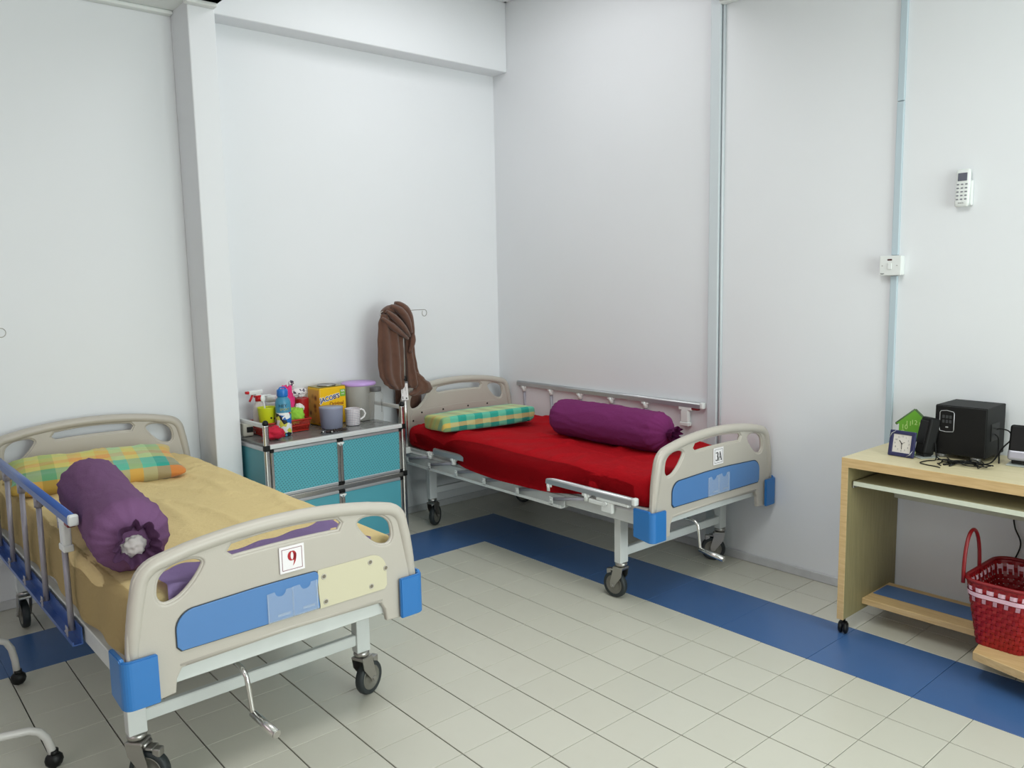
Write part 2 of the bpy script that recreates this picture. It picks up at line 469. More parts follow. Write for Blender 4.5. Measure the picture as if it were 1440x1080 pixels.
# conduits and switch on the right wall
mb = MB(); mb.box(WX-0.022, WX, -1.045, -0.985, 0.045, CH2, 0.004, 2)
tag(mb.build('cable_trunking', TRUNK), 'wide pale grey cable trunking running floor to ceiling behind the red bed', 'conduit')
mb = MB(); mb.cyl((WX-0.007, -1.058, 0.045), (WX-0.007, -1.058, CH), 0.007, 10)
tag(mb.build('cable_pipe', TRUNK), 'slim round pipe hugging the right edge of the wide trunking', 'conduit')
def conduit_seg(z0, z1): mb.box(WX-0.014, WX, -1.975, -1.945, z0, z1, 0.003, 2)
t = thing('wall_conduit', 'pale blue narrow conduit passing the wall switch down to the desk', 'conduit', (WX, -1.96, 0))
for k, (z0, z1) in enumerate(((0.048, 1.495), (1.585, 2.24), (2.243, CH))):
    mb = MB(); mb.box(-0.014, 0, -0.015, 0.015, z0, z1, 0.003, 2); part(mb, 'conduit_length', TRUNKB, t)
t = thing('wall_switch', 'white surface mounted wall switch with red indicator slot above the desk', 'switch', (WX, -1.955, 1.54))
mb = MB(); mb.box(-0.034, 0, -0.046, 0.046, -0.042, 0.042, 0.004, 2); part(mb, 'back_box', PLW, t)
mb = MB(); mb.box(-0.042, -0.034, -0.047, 0.047, -0.043, 0.043, 0.003, 2); part(mb, 'face_plate', PLW, t)
mb = MB(); mb.box(-0.046, -0.042, -0.008, 0.010, -0.020, 0.008, 0.0015, 1, Matrix.Rotation(R(4), 4, 'Y')); part(mb, 'rocker', PLW, t)
mb = MB(); mb.mi = 0; mb.box(-0.0434, -0.042, -0.008, 0.012, 0.022, 0.029, 0.0005, 1); part(mb, 'indicator', mat('indicator_red', rgb(70, 16, 20), 0.3), t, 'dark red indicator window')
for y in (-0.030, 0.034):
    mb = MB(); mb.cyl((-0.0435, y, 0), (-0.041, y, 0), 0.0022, 10); part(mb, 'screw', STEEL, t)
mb = MB(); mb.merge(text_bm('hager', 0.008, Matrix(((0, 0, -1, -0.0423), (-1, 0, 0, 0.033), (0, 1, 0, -0.034), (0, 0, 0, 1)))))
part(mb, 'small_print', BLKP, t)

t = thing('remote_control', 'white air conditioner remote in a wall holder near the right edge', 'remote', (WX, -2.232, 1.848))
mb = MB(); mb.box(-0.016, 0, -0.034, 0.034, -0.072, 0.03, 0.006, 2); part(mb, 'wall_holder', PLW, t)
mb = MB(); mb.merge(rbox(0.010, 0.0275, 0.076, 0.008, (4, 6, 10), lambda p: Vector((p.x, p.y, p.z))), None)
bm_t = Matrix.Translation((-0.024, 0, 0.0)) @ Matrix.Rotation(R(3), 4, 'Y')
mb.bm.transform(bm_t); part(mb, 'remote_body', PLW, t)
mb = MB(); mb.box(-0.0362, -0.034, -0.018, 0.018, 0.026, 0.058, 0.001, 1); mb.bm.transform(Matrix.Rotation(R(3), 4, 'Y')); part(mb, 'display', mat('lcd_grey', rgb(98, 100, 112), 0.25), t, 'dark grey display window')
for r_ in range(5):
    for c_ in range(3):
        mb = MB(); z = 0.012-0.015*r_; y = -0.016+0.016*c_
        mb.box(-0.0358, -0.034, y-0.0045, y+0.0045, z-0.0025, z+0.0025, 0.0006, 1); mb.bm.transform(Matrix.Rotation(R(3), 4, 'Y')); part(mb, 'key', GREY, t)
mb = MB(); mb.merge(text_bm('Panasonic', 0.0055, Matrix(((0, 0, -1, -0.0362), (-1, 0, 0, 0), (0, 1, 0, -0.063), (0, 0, 0, 1)))))
mb.bm.transform(Matrix.Rotation(R(3), 4, 'Y')); part(mb, 'small_print', BLKP, t)

# ================================================================== HOSPITAL BEDS
def board_outline(bot, dz):
    """footboard outline in x,z"""
    P = [(-0.385, bot), (-0.465, bot+0.0), (-0.468, 0.50+dz), (-0.462, 0.58+dz), (-0.450, 0.66+dz)]
    P += arc(-0.355, 0.700+dz, 0.086, 0.086, 170, 100, 6)
    N = 14
    for i in range(N+1):
        x = -0.34+0.68*i/N; P.append((x, 0.792+dz+0.034*(1-(x/0.34)**2)))
    P += arc(0.355, 0.700+dz, 0.086, 0.086, 80, 10, 6)
    P += [(0.450, 0.66+dz), (0.462, 0.58+dz), (0.468, 0.50+dz), (0.465, bot), (0.385, bot), (0.345, bot+0.004), (0.340, 0.425), (0.325, 0.452), (0.295, 0.458)]
    P += [(0, 0.462), (-0.295, 0.458), (-0.325, 0.452), (-0.340, 0.425), (-0.345, bot+0.004)]
    return P
def rim_path(dz, bot):
    P = [(-0.446, 0.47), (-0.447, 0.54+dz), (-0.440, 0.60+dz), (-0.430, 0.66+dz)]
    P += arc(-0.352, 0.697+dz, 0.068, 0.068, 168, 102, 6)
    N = 14
    for i in range(1, N):
        x = -0.34+0.68*i/N; P.append((x, 0.772+dz+0.034*(1-(x/0.34)**2)))
    P += arc(0.352, 0.697+dz, 0.068, 0.068, 78, 12, 6)
    P += [(0.430, 0.66+dz), (0.440, 0.60+dz), (0.447, 0.54+dz), (0.446, 0.47)]
    return P
def smooth_loop(P, k=4):
    out = []; n = len(P)
    for i in range(n):
        p0, p1, p2, p3 = [Vector(P[(i+d) % n]) for d in (-1, 0, 1, 2)]
        for q in range(k):
            u = q/k; v = 0.5*((2*p1)+(-p0+p2)*u+(2*p0-5*p1+4*p2-p3)*u*u+(-p0+3*p1-3*p2+p3)*u**3); out.append((v.x, v.y))
    return out
def dhole(s, dz):
    # rounded grip opening near the corner, narrower towards the middle
    P = [(0.380, 0.694), (0.379, 0.664), (0.360, 0.645), (0.322, 0.652), (0.284, 0.681), (0.254, 0.718), (0.246, 0.742), (0.268, 0.757), (0.305, 0.758), (0.342, 0.749), (0.370, 0.726)]
    P = smooth_loop([(s*x, z+dz) for x, z in P])
    return P if s > 0 else P[::-1]
def slot(dz):
    up = [(-0.165+0.345*i/10, 0.774+dz+0.012*(1-((i-5)/5)**2)) for i in range(11)]
    dn = [(0.182-0.345*i/10, 0.731+dz+0.004*(1-((i-5)/5)**2)) for i in range(11)]
    return up+[(0.196, 0.756+dz)]+dn+[(-0.182, 0.750+dz)]
def panel_outline(x0, x1, z0=0.504, z1=0.620, cut=None):
    rr = 0.055
    P = [(x0+0.012, z0), (x0, z0+0.014)] + arc(x0+rr, z1-rr-0.003, rr, rr, 180, 96, 7)
    P += [(-0.1, z1+0.004), (0.0, z1+0.005), (0.1, z1+0.004)] if x1 > 0.2 else [(-0.1, z1+0.004), (0.0, z1+0.005)]
    if x1 > 0.2: P += arc(x1-rr, z1-rr-0.003, rr, rr, 84, 0, 7) + [(x1, z0+0.014), (x1-0.012, z0)]
    else: P += [(x1-0.016, z1+0.004)] + arc(x1-0.014, z1-0.012, 0.016, 0.016, 80, 0, 4) + [(x1-0.004, (z0+z1)/2), (x1+0.002, z0+0.01), (x1, z0)]
    return P

DROP = 0.0
def board(parent, name, y, side, dz, bot, full_panel, sign, frontal=True):
    """side=-1: outer face towards -y (foot end)"""
    mb = MB()
    b2 = curve_plate([board_outline(bot, dz), dhole(1, dz), dhole(-1, dz), slot(dz)], 0.022, 0.006)
    mb.merge(b2)
    rim = rim_path(dz, bot)
    rr = [0.010, 0.017, 0.0205] + [0.0215]*(len(rim)-6) + [0.0205, 0.017, 0.010]
    mb.tube([(x, 0, z) for x, z in rim], rr, 14)
    # moulded lips round the openings and along the bottom arch
    for h in (dhole(1, dz), dhole(-1, dz), slot(dz)):
        cx = sum(p[0] for p in h)/len(h); cz = sum(p[1] for p in h)/len(h)
        mb.tube([(x, 0, z) for x, z in h], 0.0065, 8, closed=True)
    mb.tube([(-0.33, 0, 0.463), (0, 0, 0.470), (0.33, 0, 0.463)], 0.0125, 8)
    fb = part(mb, name, ABS, parent, loc=(0, y, DROP if side < 0 else 0))
    if side < 0:
        o_ = -0.014
        mb = MB()
        x1 = 0.345 if full_panel else 0.098
        b2 = curve_plate([panel_outline(-0.335, x1)], 0.006, 0.0015, 1); mb.merge(b2, Matrix.Translation((0, o_, 0)))
        part(mb, 'inset_panel', BLUP, fb, 'glossy blue inset panel')
        mb = MB()
        b2 = curve_plate([panel_outline(-0.339, 0.349, 0.500, 0.624)], 0.0016, 0.0004, 1); mb.merge(b2, Matrix.Translation((0, -0.0132, 0)))
        if full_panel: part(mb, 'panel_seam', mat('seam_dark', rgb(36, 60, 84), 0.6), fb, 'thin dark seam round the blue panel')
        else:
            mb.bm.free(); mb = MB()
            out = [(0.101, 0.500), (0.103, 0.506), (0.099, 0.56), (0.0975, 0.600), (0.100, 0.625)] + arc(0.290, 0.567, 0.058, 0.058, 86, 0, 8) + [(0.348, 0.512), (0.338, 0.500)]
            mb.merge(curve_plate([out], 0.0016, 0.0004, 1), Matrix.Translation((0, -0.0132, 0)))
            part(mb, 'bare_recess', ABS2, fb, 'yellowed bare half of the board where the panel is missing')
            mb = MB(); mb.merge(curve_plate([panel_outline(-0.3375, 0.099, 0.5015, 0.6225)], 0.0016, 0.0004, 1), Matrix.Translation((0, -0.0128, 0)))
            part(mb, 'panel_seam', mat('seam_shadow', rgb(60, 66, 70), 0.6), fb, 'thin dark seam round the blue panel')
            for (x, z) in ((0.119, 0.600), (0.287, 0.604), (0.345, 0.570), (0.122, 0.518), (0.288, 0.522)):
                mb = MB(); mb.mi = 0; mb.tube([(x+0.0075*math.cos(a*PI/6), -0.0145, z+0.0075*math.sin(a*PI/6)) for a in range(12)], 0.0018, 6, closed=True)
                mb.mi = 1; mb.cyl((x, -0.0150, z), (x, -0.0138, z), 0.0065, 12); part(mb, 'screw_hole', [ABS, ABSD], fb, 'dark screw hole')
        # clear document pocket
        mb = MB(); x0, x1 = -0.072, 0.092
        if full_panel: x0, x1 = -0.078, 0.085
        zb, zt = 0.506, 0.600
        xm = (x0+x1)/2
        out = [(x0, zb), (x1, zb), (x1, zt)] + [(x1-0.018, zt)] + arc(x1-0.040, zt, 0.018, 0.018, 0, -180, 6) + [(xm+0.004, zt), (xm-0.004, zt-0.002)] + [(xm-0.02, zt-0.002)] + arc(xm-0.040, zt-0.002, 0.018, 0.018, 0, -180, 6) + [(x0, zt-0.004)]
        b2 = curve_plate([out], 0.0016, 0.0004, 1); mb.merge(b2, Matrix.Translation((0, -0.022, 0)))
        mb.box(xm-0.001, xm+0.001, -0.024, -0.0175, zb, zt-0.004)
        mb.box(x0, x0+0.003, -0.0235, -0.0175, zb, zt-0.006); mb.box(x1-0.003, x1, -0.0235, -0.0175, zb, zt-0.004)
        mb.box(x0, x1, -0.0235, -0.0175, zb, zb+0.002)
        mb.box(x0+0.03, xm-0.012, -0.0238, -0.0222, zb+0.012, zb+0.020); mb.box(xm+0.03, x1-0.012, -0.0238, -0.0222, zb+0.014, zb+0.022)
        part(mb, 'document_pocket', CLEAR, fb, 'clear acrylic double document pocket')
        # number sign
        mb = MB()
        if sign == '9': cx, cz, hw, hh = 0.016, 0.6845, 0.0405, 0.0405
        else: cx, cz, hw, hh = 0.004, 0.687, 0.0385, 0.040
        mb.box(cx-hw, cx+hw, -0.0160, -0.0128, cz-hh, cz+hh, 0.0006, 1)
        ys = -0.01615
        mb.mi = 1
        for k in range(4):
            i1, i2 = hw-0.0075, hh-0.0075
            if k == 0: mb.box(cx-i1, cx+i1, ys-0.0003, ys, cz+i2-0.0015, cz+i2)
            if k == 1: mb.box(cx-i1, cx+i1, ys-0.0003, ys, cz-i2, cz-i2+0.0015)
            if k == 2: mb.box(cx-i1, cx-i1+0.0015, ys-0.0003, ys, cz-i2, cz+i2)
            if k == 3: mb.box(cx+i1-0.0015, cx+i1, ys-0.0003, ys, cz-i2, cz+i2)
        mb.mi = 2
        yt = ys-0.0002
        if sign == '9':
            ring = arc(cx, cz+0.0095, 0.0095, 0.0135, 0, 360, 24)
            wd = [0.0078*abs(math.cos(R(360*i/24)))+0.0022 for i in range(25)]
            stroke(mb, ring, wd, yt)
            tail = arc(cx-0.006, cz+0.006, 0.0158, 0.031, 18, -62, 10)
            stroke(mb, tail, [0.0086, 0.0086, 0.0084, 0.0078, 0.007, 0.006, 0.005, 0.004, 0.003, 0.002, 0.001], yt)
        else:
            x3 = cx-0.0135; K = 1.0
            stroke(mb, arc(x3, cz+0.0092, 0.0078, 0.0092, 150, -85, 14), [0.0036+0.0046*max(0, math.cos(R(150-235*i/14)))+(0.004 if i < 2 else 0) for i in range(15)], yt)
            stroke(mb, arc(x3, cz-0.0100, 0.0088, 0.0108, 88, -150, 14), [0.0032+0.0056*max(0, math.cos(R(88-238*i/14)))+(0.004 if i > 12 else 0) for i in range(15)], yt)
            xa = cx+0.0115
            stroke(mb, [(xa-0.0095, cz-0.0205), (xa-0.0005, cz+0.0205)], [0.0034, 0.0034], yt)
            stroke(mb, [(xa-0.0010, cz+0.0205), (xa+0.0095, cz-0.0205)], [0.0062, 0.0074], yt)
            stroke(mb, [(xa-0.007, cz-0.0075), (xa+0.006, cz-0.0075)], [0.0030, 0.0030], yt)
            stroke(mb, [(xa-0.0135, cz-0.0205), (xa-0.0055, cz-0.0205)], [0.0028, 0.0028], yt)
            stroke(mb, [(xa+0.0035, cz-0.0205), (xa+0.0145, cz-0.0205)], [0.0028, 0.0028], yt)
        part(mb, 'number_sign', [PAPER, REDD if sign == '9' else BLKP, REDP if sign == '9' else BLKP], fb,
             'white sign with a red number 9' if sign == '9' else 'white sign reading 3A in black')
    else:
        # screw row and recessed panel line on the inner face of the headboard
        mb = MB(); b2 = curve_plate([panel_outline(-0.385, 0.345, 0.52, 0.704)], 0.004, 0.001, 1); mb.merge(b2, Matrix.Translation((0, -0.0135, 0)))
        part(mb, 'backing_panel', ABS, fb)
        for (x, z) in ((-0.365, 0.637), (-0.298, 0.684), (-0.131, 0.686), (0.072, 0.686), (0.236, 0.684)):
            mb = MB(); mb.cyl((x, -0.0175, z), (x, -0.0150, z), 0.006, 10); part(mb, 'screw', BLK, fb, 'dark screw head')
    return fb

def corner_bumper(parent, sx, sy, y, zd=0.0):
    """L-shaped blue corner guard at board foot"""
    z0, z1 = 0.384+zd, 0.521+zd
    pts_o = []; pts_i = []
    # plan view outline, corner rounded; build for sx=+1, sy=-1 (outer corner towards +x,-y) then mirror
    ox, oy, th, rc = 0.486, -0.030, 0.014, 0.026
    out = [(0.392, oy)] + [(ox-rc+rc*math.sin(a), oy+rc-rc*math.cos(a)) for a in [PI/2*i/6 for i in range(7)]] + [(ox, 0.085)]
    inn = [(0.392, oy+th)] + [(ox-rc+(rc-th)*math.sin(a), oy+rc-(rc-th)*math.cos(a)) for a in [PI/2*i/6 for i in range(7)]] + [(ox-th, 0.085)]
    b = bmesh.new(); n = len(out)
    def zt(k): return z1 + (0.006 if k >= n-2 else 0)
    def zb(k): return z0 - (0.0 if k < n-1 else -0.012)
    A = [b.verts.new((x*sx, -y_*sy, zb(k))) for k, (x, y_) in enumerate(out)]; B = [b.verts.new((x*sx, -y_*sy, zt(k))) for k, (x, y_) in enumerate(out)]
    Cc = [b.verts.new((x*sx, -y_*sy, zb(k))) for k, (x, y_) in enumerate(inn)]; D = [b.verts.new((x*sx, -y_*sy, zt(k))) for k, (x, y_) in enumerate(inn)]
    for i in range(n-1):
        b.faces.new((A[i], A[i+1], B[i+1], B[i])); b.faces.new((Cc[i], D[i], D[i+1], Cc[i+1]))
        b.faces.new((B[i], B[i+1], D[i+1], D[i])); b.faces.new((A[i], Cc[i], Cc[i+1], A[i+1]))
    b.faces.new((A[0], B[0], D[0], Cc[0])); b.faces.new((A[-1], Cc[-1], D[-1], B[-1]))
    bmesh.ops.recalc_face_normals(b, faces=b.faces[:])
    sharp = [e for e in b.edges if e.calc_face_angle(0) > 1.0]
    bmesh.ops.bevel(b, geom=sharp, offset=0.003, segments=2, affect='EDGES')
    mb = MB(); mb.merge(b)
    return part(mb, 'corner_bumper', BLUB, parent, 'bright blue corner bumper', loc=(0, y, 0))

def caster(parent, x, y, ang, off=0.035, zleg=0.18, brake=True, dark=False):
    """swivel caster; wheel centre trails by off in direction ang"""
    fk = MB()
    st = STEEL
    fk.lathe([(0.012, 0.0), (0.026, 0.0), (0.029, -0.008), (0.029, -0.014), (0.022, -0.022), (0.010, -0.022)], (0, 0, zleg+0.002), 18)
    fk.cyl((0, 0, zleg+0.02), (0, 0, zleg-0.03), 0.009, 10)
    # fork: crown and two cheeks
    fk.box(-0.024, 0.030, -0.027, 0.027, zleg-0.034, zleg-0.020, 0.004, 2)
    for s in (-1, 1):
        b = bmesh.new()
        out = [(-0.026, zleg-0.022), (0.026, zleg-0.022), (off+0.013, 0.075), (off+0.011, 0.057), (off-0.010, 0.055), (off-0.017, 0.068), (-0.018, zleg-0.065)]
        v1 = [b.verts.new((px, s*0.0235, pz)) for px, pz in out]; v2 = [b.verts.new((px, s*0.0265, pz)) for px, pz in out]
        b.faces.new(v1); b.faces.new(v2[::-1])
        for i in range(len(out)): b.faces.new((v1[i], v1[(i+1) % len(out)], v2[(i+1) % len(out)], v2[i]))
        fk.merge(b)
        fk.cyl((off, s*0.026, 0.0635), (off, s*0.031, 0.0635), 0.008, 8)
    ob = part(fk, 'caster', st, parent, loc=(x, y, 0), rot=(0, 0, ang))
    wm = MB(); Mw = Matrix.Translation((off, 0, 0.0635)) @ Matrix.Rotation(PI/2, 4, 'X')
    wm.lathe([(0.044, -0.013), (0.052, -0.016), (0.060, -0.014), (0.0635, -0.007), (0.0635, 0.007), (0.060, 0.014), (0.052, 0.016), (0.044, 0.013)], (0, 0, 0), 32, Mw, cap=False)
    part(wm, 'tyre', RUB, ob, 'dark rubber tyre')
    wm = MB(); wm.lathe([(0.0, -0.013), (0.014, -0.013), (0.017, -0.009), (0.036, -0.009), (0.041, -0.014), (0.045, -0.014), (0.045, 0.014), (0.041, 0.014), (0.036, 0.009), (0.017, 0.009), (0.014, 0.013), (0, 0.013)], (0, 0, 0), 28, Mw)
    part(wm, 'hub', HUB, ob, 'grey wheel hub')
    if brake:
        bm_ = MB(); bm_.box(0.026, 0.058, -0.018, 0.018, zleg-0.048, zleg-0.040, 0.002, 1, Matrix.Translation((0.0, 0, 0)))
        bm_.box(0.052, 0.078, -0.014, 0.014, zleg-0.070, zleg-0.044, 0.004, 2)
        bm_.cyl((0.030, -0.02, zleg-0.034), (0.030, 0.02, zleg-0.034), 0.007, 8)
        part(bm_, 'brake_pedal', STEEL, ob)
    return ob

def d_section(mb, y0, y1, x, z, w=0.026, h=0.036):
    """rail extrusion with rounded top along y"""
    b = bmesh.new(); pr = [(-w/2, -h/2), (w/2, -h/2), (w/2, h*0.12)] + [(w/2*math.cos(a), h*0.12+w*0.42*math.sin(a)) for a in [PI*i/8 for i in range(1, 8)]] + [(-w/2, h*0.12)]
    A = [b.verts.new((x+p[0], y0, z+p[1])) for p in pr]; B = [b.verts.new((x+p[0], y1, z+p[1])) for p in pr]
    n = len(pr)
    for i in range(n):
        f = b.faces.new((A[i], A[(i+1) % n], B[(i+1) % n], B[i]))
        f.smooth = 2 <= i <= n-2
    b.faces.new(A[::-1]); b.faces.new(B); mb.merge(b)

def side_rail(parent, s, up, barmat, postmat, ytop0, ytop1, ys_bot, lean, ztop=0.808):
    """s=-1 left, +1 right. up: raised rail, otherwise folded down against the mattress side"""
    root = bpy.data.objects.new('side_rail', None); COL.objects.link(root); root.parent = parent
    xb = s*0.468; xt = s*0.455 if up else s*0.474
    zt = ztop if up else 0.520
    mb = MB(); d_section(mb, ytop0, ytop1, xt, zt); part(mb, 'top_bar', barmat, root, 'rounded ' + ('blue-reflecting' if barmat is ALU_REFL else 'grey') + ' top bar')
    mb = MB(); mb.box(xt-0.0145, xt+0.0145, ytop0-0.022, ytop0+0.001, zt-0.019, zt+0.016, 0.006, 2); part(mb, 'end_cap', PLW, root, 'white end cap')
    # base bar, an open channel bolted to the frame
    yb0, yb1 = min(ys_bot)-0.07, max(ys_bot)+0.10
    mb = MB(); zb = 0.430
    if not up: zb = 0.421
    mb.box(min(xb-s*0.006, xb+s*0.020), max(xb-s*0.006, xb+s*0.020), yb0, yb1, zb-0.026, zb-0.022)
    mb.box(min(xb-s*0.008, xb-s*0.004), max(xb-s*0.008, xb-s*0.004), yb0, yb1, zb-0.026, zb+0.030)
    mb.box(min(xb+s*0.018, xb+s*0.022), max(xb+s*0.018, xb+s*0.022), yb0, yb1, zb-0.026, zb-0.012)
    part(mb, 'base_channel', ALU_REFL if barmat is ALU_REFL else WMET, root)
    dy = lean
    for i, y in enumerate(ys_bot):
        last = i == 0
        mb = MB()
        if up:
            mb.cyl((xb+s*0.006, y, zb), (xt, y+dy, zt-0.045), 0.0095, 12)
        else:
            mb.cyl((xb+s*0.006, y, zb+0.006), (xt, y-0.235, zt-0.048), 0.0085, 12)
        part(mb, 'post', postmat, root)
        mb = MB()   # lower clevis
        mb.box(xb-0.016+s*0.006, xb-0.013+s*0.006, y-0.013, y+0.013, zb-0.022, zb+0.020, 0.002, 1)
        mb.box(xb+0.013+s*0.006, xb+0.016+s*0.006, y-0.013, y+0.013, zb-0.022, zb+0.020, 0.002, 1)
        mb.cyl((xb-0.02+s*0.006, y, zb+0.004), (xb+0.02+s*0.006, y, zb+0.004), 0.004, 8)
        part(mb, 'clevis', WMET if not up or barmat is not ALU_REFL else GPOST, root)
        mb = MB()   # upper socket
        yy = y+dy if up else y-0.235
        mb.box(xt-0.012, xt+0.012, yy-0.024, yy+0.024, zt-0.033, zt-0.016, 0.003, 1)
        mb.cyl((xt, yy, zt-0.055), (xt, yy, zt-0.018), 0.0145, 12)
        part(mb, 'post_socket', PLW if barmat is not ALU_REFL else GPOST, root)
    # latch casting at the foot end
    mb = MB()
    if up:
        yl = ytop0+0.045
        mb.box(xt-0.013, xt+0.013, yl+0.01, yl+0.10, zt-0.036, zt-0.016, 0.003, 1)
        mb.box(xt-0.013, xt+0.013, yl+0.035, yl+0.085, zt-0.105, zt-0.03, 0.006, 2)
        mb.box(xt-0.016, xt+0.016, yl+0.03, yl+0.09, zt-0.125, zt-0.103, 0.003, 1)
        part(mb, 'latch', PLW, root, 'white latch casting')
        mb = MB(); mb.box(xt-0.012, xt+0.012, yl-0.03, yl+0.03, zt-0.030, zt-0.018, 0.002, 1); part(mb, 'release_lever', mat('red_lever', rgb(120, 18, 26), 0.4), root, 'red release lever')
    else:
        yl = ytop0+0.02
        mb.box(xt-0.012, xt+0.012, yl, yl+0.20, zt-0.034, zt-0.017, 0.003, 1)
        mb.box(xt-0.010, xt+0.010, yl+0.10, yl+0.17, zt-0.085, zt-0.02, 0.006, 2)
        mb.box(xt-0.012, xt+0.012, yl+0.15, yl+0.25, zt-0.058, zt-0.036, 0.005, 2)
        mb.cyl((xt+s*0.012, yl+0.135, zt-0.04), (xt+s*0.020, yl+0.135, zt-0.04), 0.008, 10)
        part(mb, 'latch', PLW, root, 'white latch casting')
    return root

def make_bed(label, foot, ang, sign, full_panel, rails, wheels):
    a = R(ang); ux = Vector((math.cos(a), math.sin(a), 0)); uy = Vector((-math.sin(a), math.cos(a), 0))
    O = Vector((foot[0], foot[1], 0)) + uy*1.05
    bed = thing('hospital_bed', label, 'bed', O, a)
    # frame: side beams, end beams, slatted deck
    mb = MB()
    for s in (-1, 1): mb.box(s*0.437-0.0155, s*0.437+0.0155, -1.015, 1.015, 0.405, 0.463, 0.003, 1)
    mb.box(-0.44, 0.44, -1.018, -0.985, 0.405, 0.458, 0.003, 1); mb.box(-0.44, 0.44, 0.985, 1.018, 0.405, 0.458, 0.003, 1)
    mb.box(-0.42, 0.42, -0.80, -0.765, 0.41, 0.455, 0.002, 1); mb.box(-0.42, 0.42, 0.765, 0.80, 0.41, 0.455, 0.002, 1)
    part(mb, 'bed_frame', WMET, bed)
    mb = MB(); mb.box(-0.425, 0.425, -0.98, 0.98, 0.458, 0.470, 0.003, 1)
    for s in (-1, 1): mb.box(s*0.415-0.012, s*0.415+0.012, -0.98, 0.98, 0.463, 0.482, 0.003, 1)
    part(mb, 'mattress_deck', WMET, bed)
    global DROP
    DROP = 0.0 if sign == '9' else -0.018
    fb = board(bed, 'footboard', -1.028, -1, 0.0, 0.382 if sign == '9' else 0.368, full_panel, sign)
    hb = board(bed, 'headboard', 1.022, 1, 0.064, 0.395, True, '')
    for s in (-1, 1):
        corner_bumper(bed, s, -1, -1.028, DROP*1.9)
        corner_bumper(bed, s, 1, 1.022)
    # legs
    for sy in (-1, 1):
        for sx in (-1, 1):
            mb = MB(); mb.box(sx*0.389-0.027, sx*0.389+0.027, sy*0.785-0.020, sy*0.785+0.020, 0.180, 0.425, 0.003, 2)
            mb.box(sx*0.389-0.022, sx*0.389+0.022, sy*0.785-0.016, sy*0.785+0.016, 0.178, 0.183)
            part(mb, 'leg', WMET, bed)
        mb = MB(); mb.box(-0.366, 0.366, sy*0.785-0.011, sy*0.785+0.013, 0.208, 0.248, 0.003, 1); part(mb, 'cross_bar', WMET, bed)
    k = 0
    for sy in (-1, 1):
        for sx in (-1, 1):
            caster(bed, sx*0.389, sy*0.785, R(wheels[k]), brake=True); k += 1
    # crank
    mb = MB(); x = -0.150
    mb.cyl((x, -0.55, 0.395), (x, -0.94, 0.385), 0.016, 14); mb.box(x-0.03, x+0.03, -0.60, -0.55, 0.37, 0.43, 0.004, 1)
    mb.tube([(x, -0.60, 0.395), (x, -0.30, 0.405), (x, 0.05, 0.42)], 0.009, 8)
    part(mb, 'crank_shaft', STEEL, bed)
    cr = MB(); cr.tube([(x, -0.93, 0.385), (x, -1.005, 0.384), (x, -1.028, 0.380), (x+0.003, -1.042, 0.364), (x+0.006, -1.046, 0.33), (x+0.012, -1.048, 0.262), (x+0.014, -1.052, 0.246)], 0.0078, 10)
    c1 = part(cr, 'crank_arm', CHROME, bed)
    cr = MB(); cr.cyl((x+0.014, -1.045, 0.248), (x+0.030, -1.165, 0.226), 0.0115, 14, 0.0135); cr.cyl((x+0.030, -1.165, 0.226), (x+0.0305, -1.168, 0.2255), 0.0125, 14)
    part(cr, 'handle', CHROME, c1)
    # linkages hanging below the deck
    for (x_, y_) in ((-0.36, 0.10), (-0.36, -0.38), (0.30, 0.1)):
        mb = MB(); b2 = curve_plate([[(-0.055, 0.46), (0.055, 0.46), (0.020, 0.365), (0.0, 0.355), (-0.020, 0.365)]], 0.004, 0.001, 1)
        mb.merge(b2, Matrix.Translation((x_, y_, 0)) @ Matrix.Rotation(PI/2, 4, 'Z')); mb.cyl((x_-0.015, y_, 0.375), (x_+0.015, y_, 0.375), 0.008, 10)
        part(mb, 'linkage_bracket', WMET, bed)
    for (yy, zz) in ((0.10, 0.375), (-0.38, 0.385)):
        mb = MB(); mb.cyl((-0.38, yy, zz), (0.38, yy, zz), 0.011, 10); part(mb, 'linkage_shaft', STEEL, bed)
    for rl in rails: side_rail(bed, **rl)
    return bed

bed1 = make_bed('near hospital bed with sign 9, beige sheet and blue-reflecting left side rail', (-1.835, -1.36), 1.0, '9', False,
    [dict(s=-1, up=True, barmat=ALU_REFL, postmat=GPOST, ytop0=-0.53, ytop1=0.98, ys_bot=[-0.485, -0.150, 0.128, 0.405, 0.68, 0.90], lean=0.09, ztop=0.800),
     dict(s=1, up=False, barmat=ALU, postmat=GPOST, ytop0=-0.94, ytop1=0.61, ys_bot=[-0.48, -0.20, 0.08, 0.35, 0.60, 0.80], lean=0)],
    [-50, 20, 90, 110])
bed2 = make_bed('far hospital bed with sign 3A and red sheet in the room corner', (0.315, -1.39), -0.7, '3A', True,
    [dict(s=-1, up=False, barmat=ALU, postmat=GPOST, ytop0=-0.935, ytop1=0.617, ys_bot=[-0.41, -0.15, 0.13, 0.39, 0.66, 0.90], lean=0),
     dict(s=1, up=True, barmat=ALU, postmat=GPOST, ytop0=-0.605, ytop1=0.935, ys_bot=[-0.21, 0.06, 0.33, 0.60, 0.87], lean=0.0, ztop=0.812)],
    [95, 125, 30, 100])

def world_of(bed, p): return Matrix.LocRotScale(bed.location, bed.rotation_euler.to_quaternion(), None) @ Vector(p)

